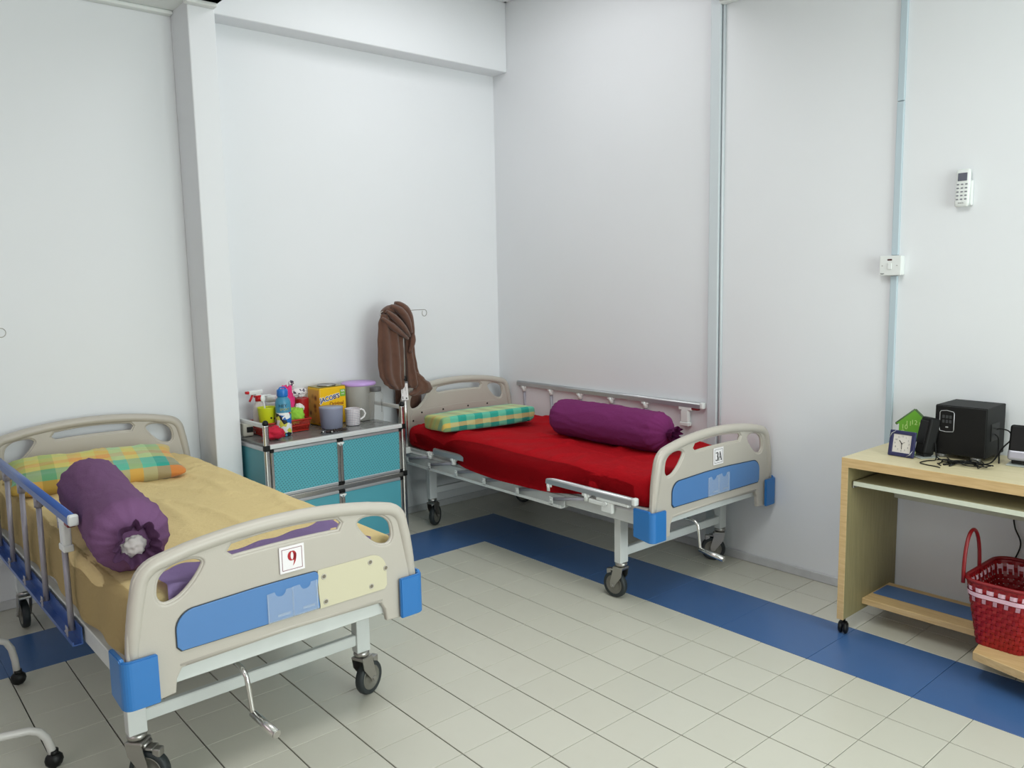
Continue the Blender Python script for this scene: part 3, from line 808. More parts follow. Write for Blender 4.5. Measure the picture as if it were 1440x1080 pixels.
# ---- mattresses
def matt1(p):
    q = p.copy(); top = max(0, min(1, (p.z)/0.06))
    n1 = noise.noise(Vector((p.x*1.6, p.y*1.3, 2.0)))
    q.z += top*(0.010*n1 + 0.010*math.sin((p.x+0.44)*3.3))
    # long creases running lengthways plus fine rumples near the pillow and right edge
    c = wr(p.x*3.2+0.5*p.y, p.y*0.9, 5.0, 1.6)*0.012 + wr(p.x*2+p.y*1.3, p.y*3.4, 9.0, 2.2)*0.008*(0.4+max(0, p.y+0.2))
    c += wr(p.x*1.2, p.y*3.0-p.x, 3.3, 3.0)*0.006*max(0, p.x+0.3)*1.5
    q.z += top*c*0.9*max(0.0, min(1.0, (0.43-abs(p.x))/0.07))
    sd = 1-top
    if abs(p.x) > 0.40: q.x += (0.006*noise.noise(Vector((p.y*5, p.z*9, 1))))*(1 if p.x > 0 else -1)
    return q
mt = thing('mattress', 'beige cotton covered mattress on the near bed with sign 9', 'mattress', bed1.location, bed1.rotation_euler.z)
mb = MB(); b2 = rbox(0.432, 0.985, 0.083, 0.032, (64, 120, 8), matt1, (0.0, 0.0, 0.567)); mb.merge(b2); part(mb, 'fitted_sheet', SHEETY, mt)
# flat top layer: crumpled loose sheet edge hanging a little at the left
mb = MB()
def seam_line(pts, r=0.003): mb.tube(pts, r, 6)
b = bmesh.new(); NX, NY = 8, 60; V = []
for j in range(NY+1):
    y = -0.96+1.90*j/NY; row = []
    for i in range(NX+1):
        u = i/NX
        x = -0.405-0.045*math.sin(u*PI/2) ; z = 0.655-0.165*u*u - 0.012*math.sin(y*9)*u - 0.02*u*noise.noise(Vector((y*3, 0, 4)))
        x -= 0.006*math.sin(y*23+u*2)*u
        row.append(b.verts.new((x, y, z)))
    V.append(row)
for j in range(NY):
    for i in range(NX):
        f = b.faces.new((V[j][i], V[j+1][i], V[j+1][i+1], V[j][i+1])); f.smooth = True
bmesh.ops.solidify(b, geom=b.faces[:], thickness=0.002)
mb.merge(b); part(mb, 'sheet_overhang', SHEETY, mt)

def matt2(p):
    q = p.copy(); top = max(0, min(1, p.z/0.04))
    n1 = noise.noise(Vector((p.x*1.8, p.y*1.4, 7.0)))
    q.z += top*(0.012*n1 - 0.012*math.sin((p.y+0.985)/1.97*PI)**2*0)
    c = wr(p.x*1.1-p.y*0.9, p.y*2.2+p.x, 4.0, 1.8)*0.014 + wr(p.x*2.6, p.y*0.8, 6.0, 2.0)*0.006
    q.z += top*c*1.1*max(0.15, min(1.0, (0.43-abs(p.x))/0.06))
    if p.x < -0.38:   # sheet bulges and sags over the near long side
        m = math.exp(-((p.y+0.05)/0.62)**2)
        q.x -= 0.020*m*max(0, 1-abs(p.z)/0.08) + 0.004*noise.noise(Vector((p.y*6, p.z*14, 1)))
        if p.z < 0: q.z -= 0.050*m*min(1, -p.z/0.05)
    return q
mt2 = thing('mattress', 'red sheeted mattress on the far bed with sign 3A', 'mattress', bed2.location, bed2.rotation_euler.z)
mb = MB(); b2 = rbox(0.430, 0.985, 0.070, 0.045, (60, 120, 8), matt2, (0.0, 0.0, 0.552)); mb.merge(b2); part(mb, 'fitted_sheet', SHEETR, mt2)

mb = MB(); b = bmesh.new(); NX, NY = 12, 90; V = []
for j in range(NY+1):
    y = -0.965+1.93*j/NY; row = []
    m = math.exp(-((y+0.03)/0.46)**4); m2 = math.exp(-((y+0.10)/0.75)**2)
    for i in range(NX+1):
        u = i/NX
        wd = 0.028+0.066*m
        x = -0.408-wd*math.sin(min(1, u*1.5)*PI/2)-0.004*math.sin(y*17+u*3)*u
        z0_ = 0.606+0.004*math.sin(y*7); z1_ = 0.517-0.062*m2
        z = z0_+(z1_-z0_)*(u**(1.7+0.6*m)) + 0.010*u*noise.noise(Vector((y*4, 0, 8)))
        if abs(y) > 0.90: x += (abs(y)-0.90)*0.5
        row.append(b.verts.new((x, y, z)))
    V.append(row)
for j in range(NY):
    for i in range(NX):
        f = b.faces.new((V[j][i], V[j+1][i], V[j+1][i+1], V[j][i+1])); f.smooth = True
bmesh.ops.solidify(b, geom=b.faces[:], thickness=0.002)
mb.merge(b); part(mb, 'sheet_overhang', SHEETR, mt2)

# ---- lavender cloth at the foot of the near mattress
mb = MB(); b = bmesh.new(); NX, NY = 44, 22; V = []
for i in range(NX+1):
    u = i/NX; row = []
    for j in range(NY+1):
        v = j/NY; x = -0.335+0.655*u
        wdt = 0.115+0.165*u
        s = v*(wdt+0.12)
        if s < 0.11: y = -1.0; z = 0.560+s
        else: y = -1.0+(s-0.11); z = 0.670
        z += 0.010*noise.noise(Vector((x*7, s*9, 2)))+0.004*math.sin(x*40+s*20)*min(1, s*8)+0.012*(1-u)
        y += 0.006*noise.noise(Vector((x*9, 1, s*5)))
        row.append(b.verts.new((x, max(y, -0.998), z)))
    V.append(row)
for i in range(NX):
    for j in range(NY):
        f = b.faces.new((V[i][j], V[i+1][j], V[i+1][j+1], V[i][j+1])); f.smooth = True
bmesh.ops.solidify(b, geom=b.faces[:], thickness=0.004)
mb.merge(b); lv = mb.build('folded_cloth', LAV); lv.location = bed1.location; lv.rotation_euler = bed1.rotation_euler
tag(lv, 'lavender cloth tucked behind the footboard with sign 9', 'cloth')

# ---- pillows
def pillow_fn(hx, hy, hz, puff, seed, ears):
    def fn(p):
        u, v = abs(p.x)/hx, abs(p.y)/hy
        prof = max(0.0, (1-u**puff))**0.5 * max(0.0, (1-v**puff))**0.5
        q = p.copy(); q.z = p.z*(0.16+0.84*prof)
        e = (u*v)**4*ears; q.x *= 1+e; q.y *= 1+e
        c = wr(p.x*1.2+p.y, p.y*2.5, seed, 5)*0.006
        if p.z > 0: q.z += c + 0.008*noise.noise(Vector((p.x*5, p.y*5, seed)))
        q.y += 0.006*noise.noise(Vector((p.x*6, p.z*6, seed+3)))
        return q
    return fn
MAD1 = madras('checked_cotton_spread', [DO, DO, TE, TE, YL, OR, YL, LG, YL], [GR, YL, GR, YL, OR, YL, OR, MI, YL, MI, TE, DO], 0.33, 0.21)
mb = MB(); mb.merge(rbox(0.325, 0.205, 0.052, 0.032, (44, 30, 8), pillow_fn(0.325, 0.205, 0.052, 5, 3, 0.09)))
pl = mb.build('pillow', MAD1); pl.location = world_of(bed1, (-0.085, 0.645, 0.706)); pl.rotation_euler = (R(5), 0, bed1.rotation_euler.z+R(-9))
tag(pl, 'green, yellow and teal checked pillow at the head of the beige bed', 'pillow')
MAD2 = madras('checked_cotton_foam', [DT, DT, OR, TE, TE, YL, YL, LG, YL, OR, YL, LG, YL, YL, TE, TE], [LG, MI, TE, MI, TE, MI, TE, MI, TE, MI, TE, MI], 0.31, 0.17)
def foam(p):
    q = p.copy(); c = wr(p.x*1.5-p.z*3, p.z*2.5+p.y, 2, 5)*0.006
    q.y -= c*(1 if p.y < 0 else -1); q.z += 0.006*noise.noise(Vector((p.x*4, p.y*4, 1)))
    q.z *= 1 - 0.10*(abs(p.x)/0.31)**4
    if p.x > 0.26 and p.z < 0: q.x -= 0.02*(-p.z/0.045)
    return q
mb = MB(); mb.merge(rbox(0.305, 0.165, 0.047, 0.018, (44, 24, 8), foam))
b = bmesh.new()
mb.merge(b)
pl = mb.build('pillow', MAD2); pl.location = world_of(bed2, (-0.145, 0.600, 0.680)); pl.rotation_euler = (R(-4), R(-2), bed2.rotation_euler.z+R(-14))
tag(pl, 'block shaped teal and orange checked pillow on the red sheet', 'pillow')

# ---- bolsters
def bolster(name, A, B, r0, mat_, seed, open_end, waist=0.0):
    A = Vector(A); B = Vector(B); L = (B-A).length
    mb = MB(); prof = []; N = 60
    seg = 72
    def rad(t):
        e = r0*(1-waist*math.sin(PI*t)**2)
        d = min(t, 1-t)*L
        if d < r0*0.75:
            k = 1-d/(r0*0.75); e *= math.sqrt(max(0, 1-k*k*0.93))
        return e
    for i in range(N+1):
        t = i/N
        t2 = 0.5-0.5*math.cos(PI*t)
        prof.append((rad(t2), t2*L))
    def fn(r, z, a):
        t = z/L; d = min(t, 1-t)*L; k = max(0, 1-d/(r0*1.8)); ple = math.sin(a*17+2*math.sin(a*3+seed))*0.5+math.sin(a*29+seed)*0.3
        q = r*(1+0.075*k*k*ple)
        q += 0.0035*noise.noise(Vector((math.cos(a)*2, math.sin(a)*2, z*5+seed)))
        q += 0.0045*wr(a*0.9, z*3.0, seed, 2.2)
        return q
    zax = (B-A).normalized(); xax = zax.orthogonal().normalized(); xax = (Vector((0, 0, 1))-zax*zax.z).normalized(); yax = zax.cross(xax)
    Mx = Matrix.Identity(4)
    for i in range(3): Mx[i][0] = xax[i]; Mx[i][1] = yax[i]; Mx[i][2] = zax[i]; Mx[i][3] = A[i]
    mb.lathe(prof, (0, 0, 0), seg, Mx, fn)
    root = thing(name, '', 'bolster')
    part(mb, 'bolster_case', mat_, root)
    # gathered ruffle at the B end
    mb = MB(); b = bmesh.new(); rings = []
    big = open_end
    rs = [(0.062, -0.022), (0.046, -0.004), (0.042, 0.008), (0.050, 0.022), (0.060, 0.034), (0.064, 0.042)] if big else [(0.034, -0.012), (0.022, 0.002), (0.022, 0.010), (0.034, 0.026), (0.040, 0.040), (0.038, 0.050)]
    for k, (r, z) in enumerate(rs):
        ring = []
        for j in range(seg):
            a = 2*PI*j/seg; wv = math.sin(a*7+seed+1.6*math.sin(2*a))*0.55+math.sin(a*12+1.3*seed+math.sin(3*a))*0.35+0.9*noise.noise(Vector((math.cos(a)*2.2, math.sin(a)*2.2, seed+z*9)))
            am = (0.10, 0.2, 0.25, 0.25, 0.28, 0.30)[k]
            rr = r*(1+am*wv); zz = z+0.010*math.cos(a*11+seed)*(k/5)
            ring.append(b.verts.new(Mx @ Vector((rr*math.cos(a), rr*math.sin(a), L+zz))))
        rings.append(ring)
    for k in range(len(rings)-1):
        for j in range(seg):
            f = b.faces.new((rings[k][j], rings[k][(j+1) % seg], rings[k+1][(j+1) % seg], rings[k+1][j])); f.smooth = True
    bmesh.ops.solidify(b, geom=b.faces[:], thickness=0.0022)
    mb.merge(b); part(mb, 'gathered_end', mat_, root)
    if open_end:
        mb = MB(); c = Mx @ Vector((0.0, 0, L+0.004)); b = bmesh.new(); bmesh.ops.create_icosphere(b, subdivisions=4, radius=0.034)
        for v in b.verts:
            n = v.co.normalized(); v.co = v.co*(1+0.25*noise.noise(n*3.1)+0.10*wr(n.x*2, n.y*2, 3, 2)); v.co.z *= 0.6
        b.transform(Matrix.Translation(Mx @ Vector((-0.014, 0.004, L-0.006))) @ Mx.to_3x3().to_4x4())
        for f in b.faces: f.smooth = True
        mb.merge(b); part(mb, 'inner_filling', INNERW, root, 'white inner fabric showing in the opening')
    return root
bo = bolster('bolster', world_of(bed1, (-0.262, 0.06, 0.772)), world_of(bed1, (-0.352, -0.790, 0.766)), 0.113, PURP, 1.7, True, 0.10)
bo['label'] = 'muted purple bolster with open gathered end on the beige bed'
bo = bolster('bolster', world_of(bed2, (0.02, 0.09, 0.732)), world_of(bed2, (0.04, -0.72, 0.726)), 0.103, PURP2, 4.1, False, -0.03)
bo['label'] = 'plum purple bolster lying lengthways on the red sheet'
#PART2
# ================================================================== IV POLES
def iv_pole(label, loc, rz, arm):
    t = thing('iv_pole', label, 'iv pole', loc, rz)
    zb = 0.452
    mb = MB(); mb.cyl((0, 0, zb+0.02), (0, 0, 0.93), 0.0115, 14); part(mb, 'outer_tube', CHROME, t)
    mb = MB(); mb.cyl((0, 0, 0.93), (0, 0, 1.345), 0.0085, 12); part(mb, 'inner_tube', mat('satin_chrome', (0.74, 0.74, 0.74, 1), 0.4, 0.6), t)
    mb = MB(); mb.cyl((0, 0, 0.905), (0, 0, 0.945), 0.0155, 14); mb.cyl((0, 0, 0.925), (-0.015, -0.030, 0.925), 0.006, 8); part(mb, 'height_clamp', BLK, t)
    mb = MB(); mb.box(-0.018, 0.018, -0.018, 0.018, zb+0.012, zb+0.05, 0.003, 1); mb.box(-0.004, 0.030, -0.012, 0.012, zb+0.012, zb+0.018); part(mb, 'socket', WMET, t)
    for s in (-1, 1):
        mb = MB(); e = arm if s > 0 else 0.15
        pts = [(0, 0, 1.340), (s*e*0.5, 0, 1.343), (s*(e-0.020), 0, 1.343)]
        pts += [(s*(e-0.020+0.020*math.sin(a)), 0.004*math.sin(a), 1.323+0.020*math.cos(a)) for a in [PI*2*i/16*0.86 for i in range(1, 17)]]
        mb.tube(pts, 0.0021, 8); part(mb, 'hook', STEEL, t)
    return t
POLE2 = (-0.150, 0.565)
iv = iv_pole('chrome pole on the far bed with the brown towel slung over it', (POLE2[0], POLE2[1], 0), 0, 0.185)
iv_pole('chrome pole on the near bed, only its wire loop in view at the left edge', (-2.385, 0.575, 0), 0, 0.175)

# tag on the pole
mb = MB(); mb.box(-0.024, 0.018, -0.0012, 0.0, -0.052, 0.052, 0.0004, 1)
mb.mi = 1
for (x0, x1, z0, z1) in ((-0.018, -0.014, -0.045, -0.028), (-0.016, -0.0145, -0.01, 0.04), (0.002, 0.010, -0.045, -0.036), (0.000, 0.001, 0.005, 0.04), (0.005, 0.006, -0.02, 0.03)):
    mb.box(x0, x1, -0.0016, -0.0012, z0, z1)
mb.mi = 2; mb.box(-0.026, 0.020, -0.002, 0.001, 0.052, 0.062, 0.001, 1)
tg = mb.build('hang_tag', [PAPER, BLKP, GREY]); tg.location = (POLE2[0]-0.010, POLE2[1]-0.020, 0.850); tg.rotation_euler = (0, R(-2), R(-35))
tag(tg, 'white printed tag hanging on the chrome pole below the towel', 'tag')

# ---- brown towel
def loft(mb, secs, seed, seg=40, folds=7, amp=0.010):
    """secs: (cx, cy, z, hx, hy)"""
    b = bmesh.new(); rings = []; n = len(secs)
    # resample
    S2 = []
    K = 5
    for i in range(n-1):
        for k in range(K):
            u = k/K; u2 = u*u*(3-2*u)
            S2.append([secs[i][j]*(1-(u if j == 2 else u2))+secs[i+1][j]*(u if j == 2 else u2) for j in range(5)])
    S2.append(list(secs[-1]))
    for (cx, cy, z, hx, hy) in S2:
        ring = []
        for k in range(seg):
            a = 2*PI*k/seg
            d = amp*math.sin(a*folds+seed+z*2.5)*min(1, hx/0.05) + amp*1.2*noise.noise(Vector((math.cos(a)*1.6, math.sin(a)*1.6, z*5+seed)))
            d += 0.006*wr(a*1.1, z*2.2, seed, 2.0)
            ring.append(b.verts.new((cx+(hx+d*0.5)*math.cos(a), cy+(hy+d)*math.sin(a), z + 0.006*noise.noise(Vector((a, z*3, seed))))))
        rings.append(ring)
    for i in range(len(rings)-1):
        for k in range(seg):
            f = b.faces.new((rings[i][k], rings[i][(k+1) % seg], rings[i+1][(k+1) % seg], rings[i+1][k])); f.smooth = True
    b.faces.new(rings[0][::-1]); b.faces.new(rings[-1]); bmesh.ops.recalc_face_normals(b, faces=b.faces[:]); mb.merge(b)
px, py = POLE2
tw = thing('towel', 'dark brown towel slung over the chrome pole by the headboard', 'towel', (px, py, 0))
mb = MB()
loft(mb, [(-0.085, -0.004, 1.325, 0.060, 0.018), (-0.090, -0.008, 1.27, 0.078, 0.030), (-0.098, -0.012, 1.15, 0.084, 0.032), (-0.098, -0.012, 1.03, 0.088, 0.030), (-0.094, -0.012, 0.965, 0.085, 0.028), (-0.080, -0.012, 0.915, 0.072, 0.024), (-0.062, -0.012, 0.883, 0.052, 0.020), (-0.052, -0.012, 0.868, 0.026, 0.012)], 1.0)
part(mb, 'left_fall', BROWN, tw)
mb = MB()
loft(mb, [(0.030, 0.0, 1.30, 0.030, 0.020), (0.042, 0.0, 1.20, 0.030, 0.024), (0.046, 0.0, 1.08, 0.032, 0.024), (0.054, 0.0, 1.00, 0.036, 0.024), (0.062, 0.0, 0.94, 0.044, 0.024), (0.066, 0.0, 0.89, 0.050, 0.026), (0.064, 0.0, 0.865, 0.028, 0.018)], 2.2, 36, 6, 0.007)
loft(mb, [(0.080, -0.012, 0.960, 0.018, 0.010), (0.104, -0.014, 0.915, 0.034, 0.018), (0.128, -0.014, 0.880, 0.054, 0.022), (0.126, -0.014, 0.850, 0.070, 0.022), (0.100, -0.012, 0.828, 0.078, 0.018), (0.070, -0.012, 0.818, 0.034, 0.010)], 5.0, 30, 5, 0.005)
part(mb, 'right_fall', BROWN, tw)
mb = MB()
loft(mb, [(0.130, 0.198, 0.905, 0.050, 0.010), (0.150, 0.200, 0.85, 0.090, 0.012), (0.160, 0.200, 0.76, 0.100, 0.012), (0.155, 0.200, 0.64, 0.080, 0.010), (0.14, 0.200, 0.61, 0.050, 0.008)], 3.0, 30, 5, 0.004)
part(mb, 'rear_fall', BROWN, tw)
mb = MB()
def hood(p0, p1, p2, r, seed):
    pts = []; rr = []
    for i in range(15):
        u = i/14; q = Vector(p0)*(1-u)**2+Vector(p1)*2*u*(1-u)+Vector(p2)*u*u; pts.append(q); rr.append(r*(0.45+0.55*math.sin(PI*u))*(1+0.12*noise.noise(Vector((u*6, seed, 0)))))
    mb.tube(pts, rr, 16, flat=0.65)
hood((-0.155, -0.020, 1.305), (-0.10, -0.055, 1.25), (0.010, -0.040, 1.175), 0.030, 1)
hood((-0.125, -0.025, 1.345), (-0.06, -0.060, 1.29), (0.020, -0.045, 1.190), 0.032, 2)
hood((-0.085, -0.010, 1.372), (-0.01, -0.050, 1.36), (0.035, -0.040, 1.210), 0.038, 3)
hood((-0.045, 0.005, 1.388), (0.045, -0.025, 1.38), (0.058, -0.020, 1.180), 0.040, 4)
hood((-0.130, 0.010, 1.330), (-0.04, 0.020, 1.400), (0.050, 0.010, 1.260), 0.044, 5)
hood((0.050, -0.030, 1.215), (0.058, -0.046, 1.16), (0.018, -0.040, 1.09), 0.018, 6)
part(mb, 'bunched_top', BROWN, tw)

# ================================================================== CABINET
CA = R(2.5); CO = Vector((-1.165, 0.300, 0))
CMX = Matrix.Translation(CO) @ Matrix.Rotation(CA, 4, 'Z')
cab = thing('storage_cabinet', 'teal dotted cabinet with aluminium frame against the back wall', 'cabinet', CO, CA)
CW, CD, CT = 0.843, 0.440, 0.700
for (x, y) in ((0, 0), (CW, 0), (0, CD), (CW, CD)):
    mb = MB(); zt = 0.805 if y == 0 else 0.800
    mb.box(x-0.014, x+0.014, y-0.012, y+0.012, 0.022, zt, 0.007, 3); part(mb, 'post', CHROME, cab)
    mb = MB(); mb.lathe([(0.0155, zt), (0.0155, zt+0.010), (0.012, zt+0.018), (0.006, zt+0.023), (0, zt+0.024)], (x, y, 0), 16); part(mb, 'post_cap', BLK, cab, 'black domed cap')
    for z in (0.030, 0.405, 0.682):
        mb = MB(); mb.box(x-0.0158, x+0.0158, y-0.0138, y+0.0138, z-0.014, z+0.018, 0.004, 2); part(mb, 'post_connector', BLK, cab)
    mb = MB(); mb.lathe([(0.016, 0.0), (0.018, 0.006), (0.014, 0.024)], (x, y, 0), 14); part(mb, 'foot', BLK, cab)
mb = MB(); mb.box(0.010, CW-0.010, 0.004, CD-0.004, CT-0.020, CT-0.002, 0.002, 1); mb.mi = 1
mb.box(0.012, CW-0.012, -0.015, 0.012, CT-0.022, CT, 0.003, 2); part(mb, 'top', [mat('grey_marbled_top', rgb(120, 122, 120), 0.2, vary=0.10, vscale=20), mat('pale_aluminium_edge', rgb(222, 226, 226), 0.3, 0.25)], cab, 'glossy grey top with bright front edge')
for x in (0.004, CW-0.004):
    mb = MB(); mb.box(x-0.003, x+0.003, 0.012, CD-0.012, 0.045, CT-0.02); part(mb, 'side_panel', TEALP, cab)
    mb = MB(); mb.box(x-0.010, x+0.010, 0.012, CD-0.012, 0.785, 0.808, 0.005, 2); part(mb, 'guard_rail', mat('pale_tube', rgb(206, 208, 206), 0.3, 0.3), cab)
    for z in (0.035, 0.405, 0.672):
        mb = MB(); mb.box(x-0.008, x+0.008, 0.012, CD-0.012, z-0.010, z+0.012, 0.003, 1); part(mb, 'side_rail', ALU, cab)
mb = MB(); mb.box(0.012, CW-0.012, CD-0.006, CD, 0.045, CT-0.02); part(mb, 'back_panel', TEALP, cab)
mb = MB(); mb.box(0.012, CW-0.012, 0.02, CD-0.01, 0.395, 0.403); part(mb, 'shelf', TEALP, cab)
for (z, lab) in ((0.404, 'middle_rail'), (0.040, 'bottom_rail')):
    mb = MB(); mb.box(0.013, CW-0.013, -0.010, 0.012, z-0.014, z+0.014, 0.003, 1); mb.box(0.013, CW-0.013, -0.012, -0.009, z+0.003, z+0.006); part(mb, lab, CHROME, cab)
def door(x0, x1, z0, z1, m):
    d = MB(); fw = 0.017
    d.box(x0+fw-0.003, x1-fw+0.003, -0.004, 0.000, z0+fw-0.003, z1-fw+0.003)
    dr = part(d, 'door', m, cab)
    for xa in (x0, x1-fw):
        f = MB(); f.box(xa, xa+fw, -0.011, 0.004, z0, z1, 0.003, 1); part(f, 'door_stile', CHROME, dr)
    for za in (z0, z1-fw):
        f = MB(); f.box(x0+fw, x1-fw, -0.010, 0.004, za, za+fw, 0.003, 1); part(f, 'door_rail', ALU, dr)
    for (xx, zz) in ((x0, z0), (x0, z1-fw), (x1-fw, z0), (x1-fw, z1-fw)):
        f = MB(); f.box(xx-0.0008, xx+fw+0.0008, -0.0125, 0.004, zz-0.0008, zz+fw+0.0008, 0.002, 1); part(f, 'corner_block', BLK, dr)
xm = 0.421
door(0.0155, xm-0.001, 0.420, 0.675, TEAL); door(xm+0.001, CW-0.0155, 0.420, 0.675, TEAL)
door(0.0155, xm-0.001, 0.056, 0.388, TEALP); door(xm+0.001, CW-0.0155, 0.056, 0.388, TEALP)
for z in (0.650, 0.362):
    mb = MB()
    for s in (-1, 1): mb.tube([(xm+s*0.020, -0.016, z+0.002), (xm+s*0.010, -0.018, z-0.004), (xm+s*0.004, -0.017, z-0.012)], 0.004, 8)
    mb.box(xm-0.016, xm+0.016, -0.017, -0.011, z-0.004, z+0.004, 0.002, 1)
    part(mb, 'latch', PLW, cab, 'small silvery latch')

# ---- things on the cabinet
def on_cab(o, x, y, z=CT, rz=0):
    o.location = CMX @ Vector((x, y, z)); o.rotation_euler = (0, 0, CA+rz); return o
def cab_thing(name, label, cat, x, y, z=CT, rz=0, group=None):
    return on_cab(thing(name, label, cat, group=group), x, y, z, rz)
# blue bottle
t = cab_thing('water_bottle', 'tall blue printed water bottle at the front of the cabinet top', 'bottle', 0.200, 0.190)
BB = mat('blue_bottle_print', rgb(60, 132, 170), 0.35)
q = NT(BB); tc = q.new('ShaderNodeTexCoord'); mp = q.new('ShaderNodeMapping'); mp.inputs['Scale'].default_value = (1, 1, 1); q.link(tc.outputs['Object'], mp.inputs[0])
vo = q.new('ShaderNodeTexVoronoi'); vo.inputs['Scale'].default_value = 44; q.link(mp.outputs[0], vo.inputs['Vector'])
sp = q.new('ShaderNodeSeparateColor'); q.link(vo.outputs['Color'], sp.inputs[0])
rp = q.new('ShaderNodeValToRGB'); cr = rp.color_ramp; cr.interpolation = 'CONSTANT'
cols = [rgb(236, 240, 240), rgb(40, 110, 190), rgb(26, 34, 50), rgb(80, 160, 200), rgb(214, 214, 90), rgb(200, 60, 90), rgb(236, 240, 240)]
while len(cr.elements) < len(cols): cr.elements.new(0.5)
for i, c in enumerate(cols): cr.elements[i].position = i/len(cols); cr.elements[i].color = c
q.link(sp.outputs[0], rp.inputs['Fac'])
sx = q.new('ShaderNodeSeparateXYZ'); q.link(tc.outputs['Object'], sx.inputs[0])
lt = q.new('ShaderNodeMath', operation='LESS_THAN'); lt.inputs[1].default_value = 0.128; q.link(sx.outputs['Z'], lt.inputs[0])
mx = q.new('ShaderNodeMix', data_type='RGBA'); mx.inputs[6].default_value = rgb(66, 140, 172); q.link(rp.outputs['Color'], mx.inputs[7]); q.link(lt.outputs[0], mx.inputs['Factor'])
q.link(mx.outputs[2], q.b.inputs['Base Color'])
mb = MB(); mb.lathe([(0.036, 0), (0.041, 0.006), (0.041, 0.178), (0.037, 0.196), (0.028, 0.206), (0.026, 0.214)], seg=28); part(mb, 'bottle_body', BB, t)
mb = MB(); mb.lathe([(0.028, 0.214), (0.0295, 0.218), (0.0295, 0.246), (0.027, 0.252), (0, 0.254)], seg=24); mb.tube([(-0.020, 0, 0.252), (-0.012, 0, 0.262), (0.014, 0, 0.262), (0.022, 0, 0.252)], 0.004, 8); part(mb, 'cap', mat('blue_cap', rgb(24, 112, 196), 0.35), t, 'bright blue screw cap with loop')
Mt = Matrix(((1, 0, 0, 0), (0, 0, -1, -0.0415), (0, 1, 0, 0), (0, 0, 0, 1)))
def front_text(txt, size, x, z, y, off=0.0):
    return text_bm(txt, size, Matrix(((1, 0, 0, x), (0, 0, -1, y), (0, 1, 0, z), (0, 0, 0, 1))), 0.0003, 0, 1.0 if off == 0 else off)
def wrap_txt(b2, r, ang0=0):
    for v in b2.verts:
        a = v.co.x/r + ang0 - PI/2; rr = r + 0.0006
        v.co.x, v.co.y = rr*math.cos(a), rr*math.sin(a)
    return b2
mb = MB(); mb.merge(wrap_txt(front_text('HEY', 0.024, 0, 0.166, 0), 0.041, -0.5)); part(mb, 'lettering', BLKP, t)
mb = MB(); mb.merge(wrap_txt(front_text('SPORT', 0.018, 0.006, 0.146, 0), 0.041, -0.4)); part(mb, 'lettering', mat('yellow_print', rgb(226, 214, 60), 0.5), t)
# grey tumbler
t = cab_thing('tumbler', 'slate grey plastic tumbler in front of the yellow cracker tin', 'cup', 0.492, 0.190)
mb = MB(); mb.lathe([(0.0, 0.004), (0.054, 0.0), (0.060, 0.004), (0.066, 0.112), (0.067, 0.118), (0.0655, 0.118), (0.0645, 0.112), (0.058, 0.008), (0, 0.008)], seg=36); part(mb, 'cup_wall', mat('slate_plastic', rgb(138, 142, 164), 0.4), t)
mb = MB(); mb.lathe([(0.0, 0.116), (0.064, 0.116), (0.0665, 0.119), (0.0665, 0.122), (0, 0.1225)], seg=36); part(mb, 'lid', mat('slate_lid', rgb(150, 160, 182), 0.4), t)
# mug
t = cab_thing('mug', 'white mug with fine red and blue grid, handle to the right', 'mug', 0.628, 0.185)
MUG = mat('grid_print_ceramic', rgb(228, 226, 228), 0.2, coat=0.3)
q = NT(MUG); tc = q.new('ShaderNodeTexCoord'); sx = q.new('ShaderNodeSeparateXYZ'); q.link(tc.outputs['Object'], sx.inputs[0])
at = q.new('ShaderNodeMath', operation='ARCTAN2'); q.link(sx.outputs['Y'], at.inputs[0]); q.link(sx.outputs['X'], at.inputs[1])
def grid_line(sock, k):
    m1 = q.new('ShaderNodeMath', operation='MULTIPLY'); m1.inputs[1].default_value = k; q.link(sock, m1.inputs[0])
    f1 = q.new('ShaderNodeMath', operation='FRACT'); q.link(m1.outputs[0], f1.inputs[0])
    l1 = q.new('ShaderNodeMath', operation='LESS_THAN'); l1.inputs[1].default_value = 0.2; q.link(f1.outputs[0], l1.inputs[0]); return l1.outputs[0]
g1 = grid_line(at.outputs[0], 4.6); g2 = grid_line(sx.outputs['Z'], 100)
m1 = q.new('ShaderNodeMix', data_type='RGBA'); m1.inputs[6].default_value = rgb(230, 228, 230); m1.inputs[7].default_value = rgb(188, 150, 160); q.link(g1, m1.inputs['Factor'])
m2 = q.new('ShaderNodeMix', data_type='RGBA'); q.link(m1.outputs[2], m2.inputs[6]); m2.inputs[7].default_value = rgb(150, 150, 176); q.link(g2, m2.inputs['Factor'])
q.link(m2.outputs[2], q.b.inputs['Base Color'])
mb = MB(); mb.lathe([(0.0, 0.003), (0.038, 0.0), (0.042, 0.004), (0.044, 0.094), (0.0445, 0.0965), (0.042, 0.0965), (0.041, 0.09), (0.039, 0.008), (0, 0.008)], seg=32); part(mb, 'cup_wall', MUG, t)
mb = MB(); mb.tube([(0.040, -0.004, 0.082), (0.056, -0.006, 0.086), (0.070, -0.008, 0.078), (0.080, -0.009, 0.058), (0.072, -0.008, 0.040), (0.056, -0.006, 0.030), (0.040, -0.004, 0.024)], 0.0055, 10); part(mb, 'handle', mat('white_ceramic', rgb(232, 230, 230), 0.2), t)
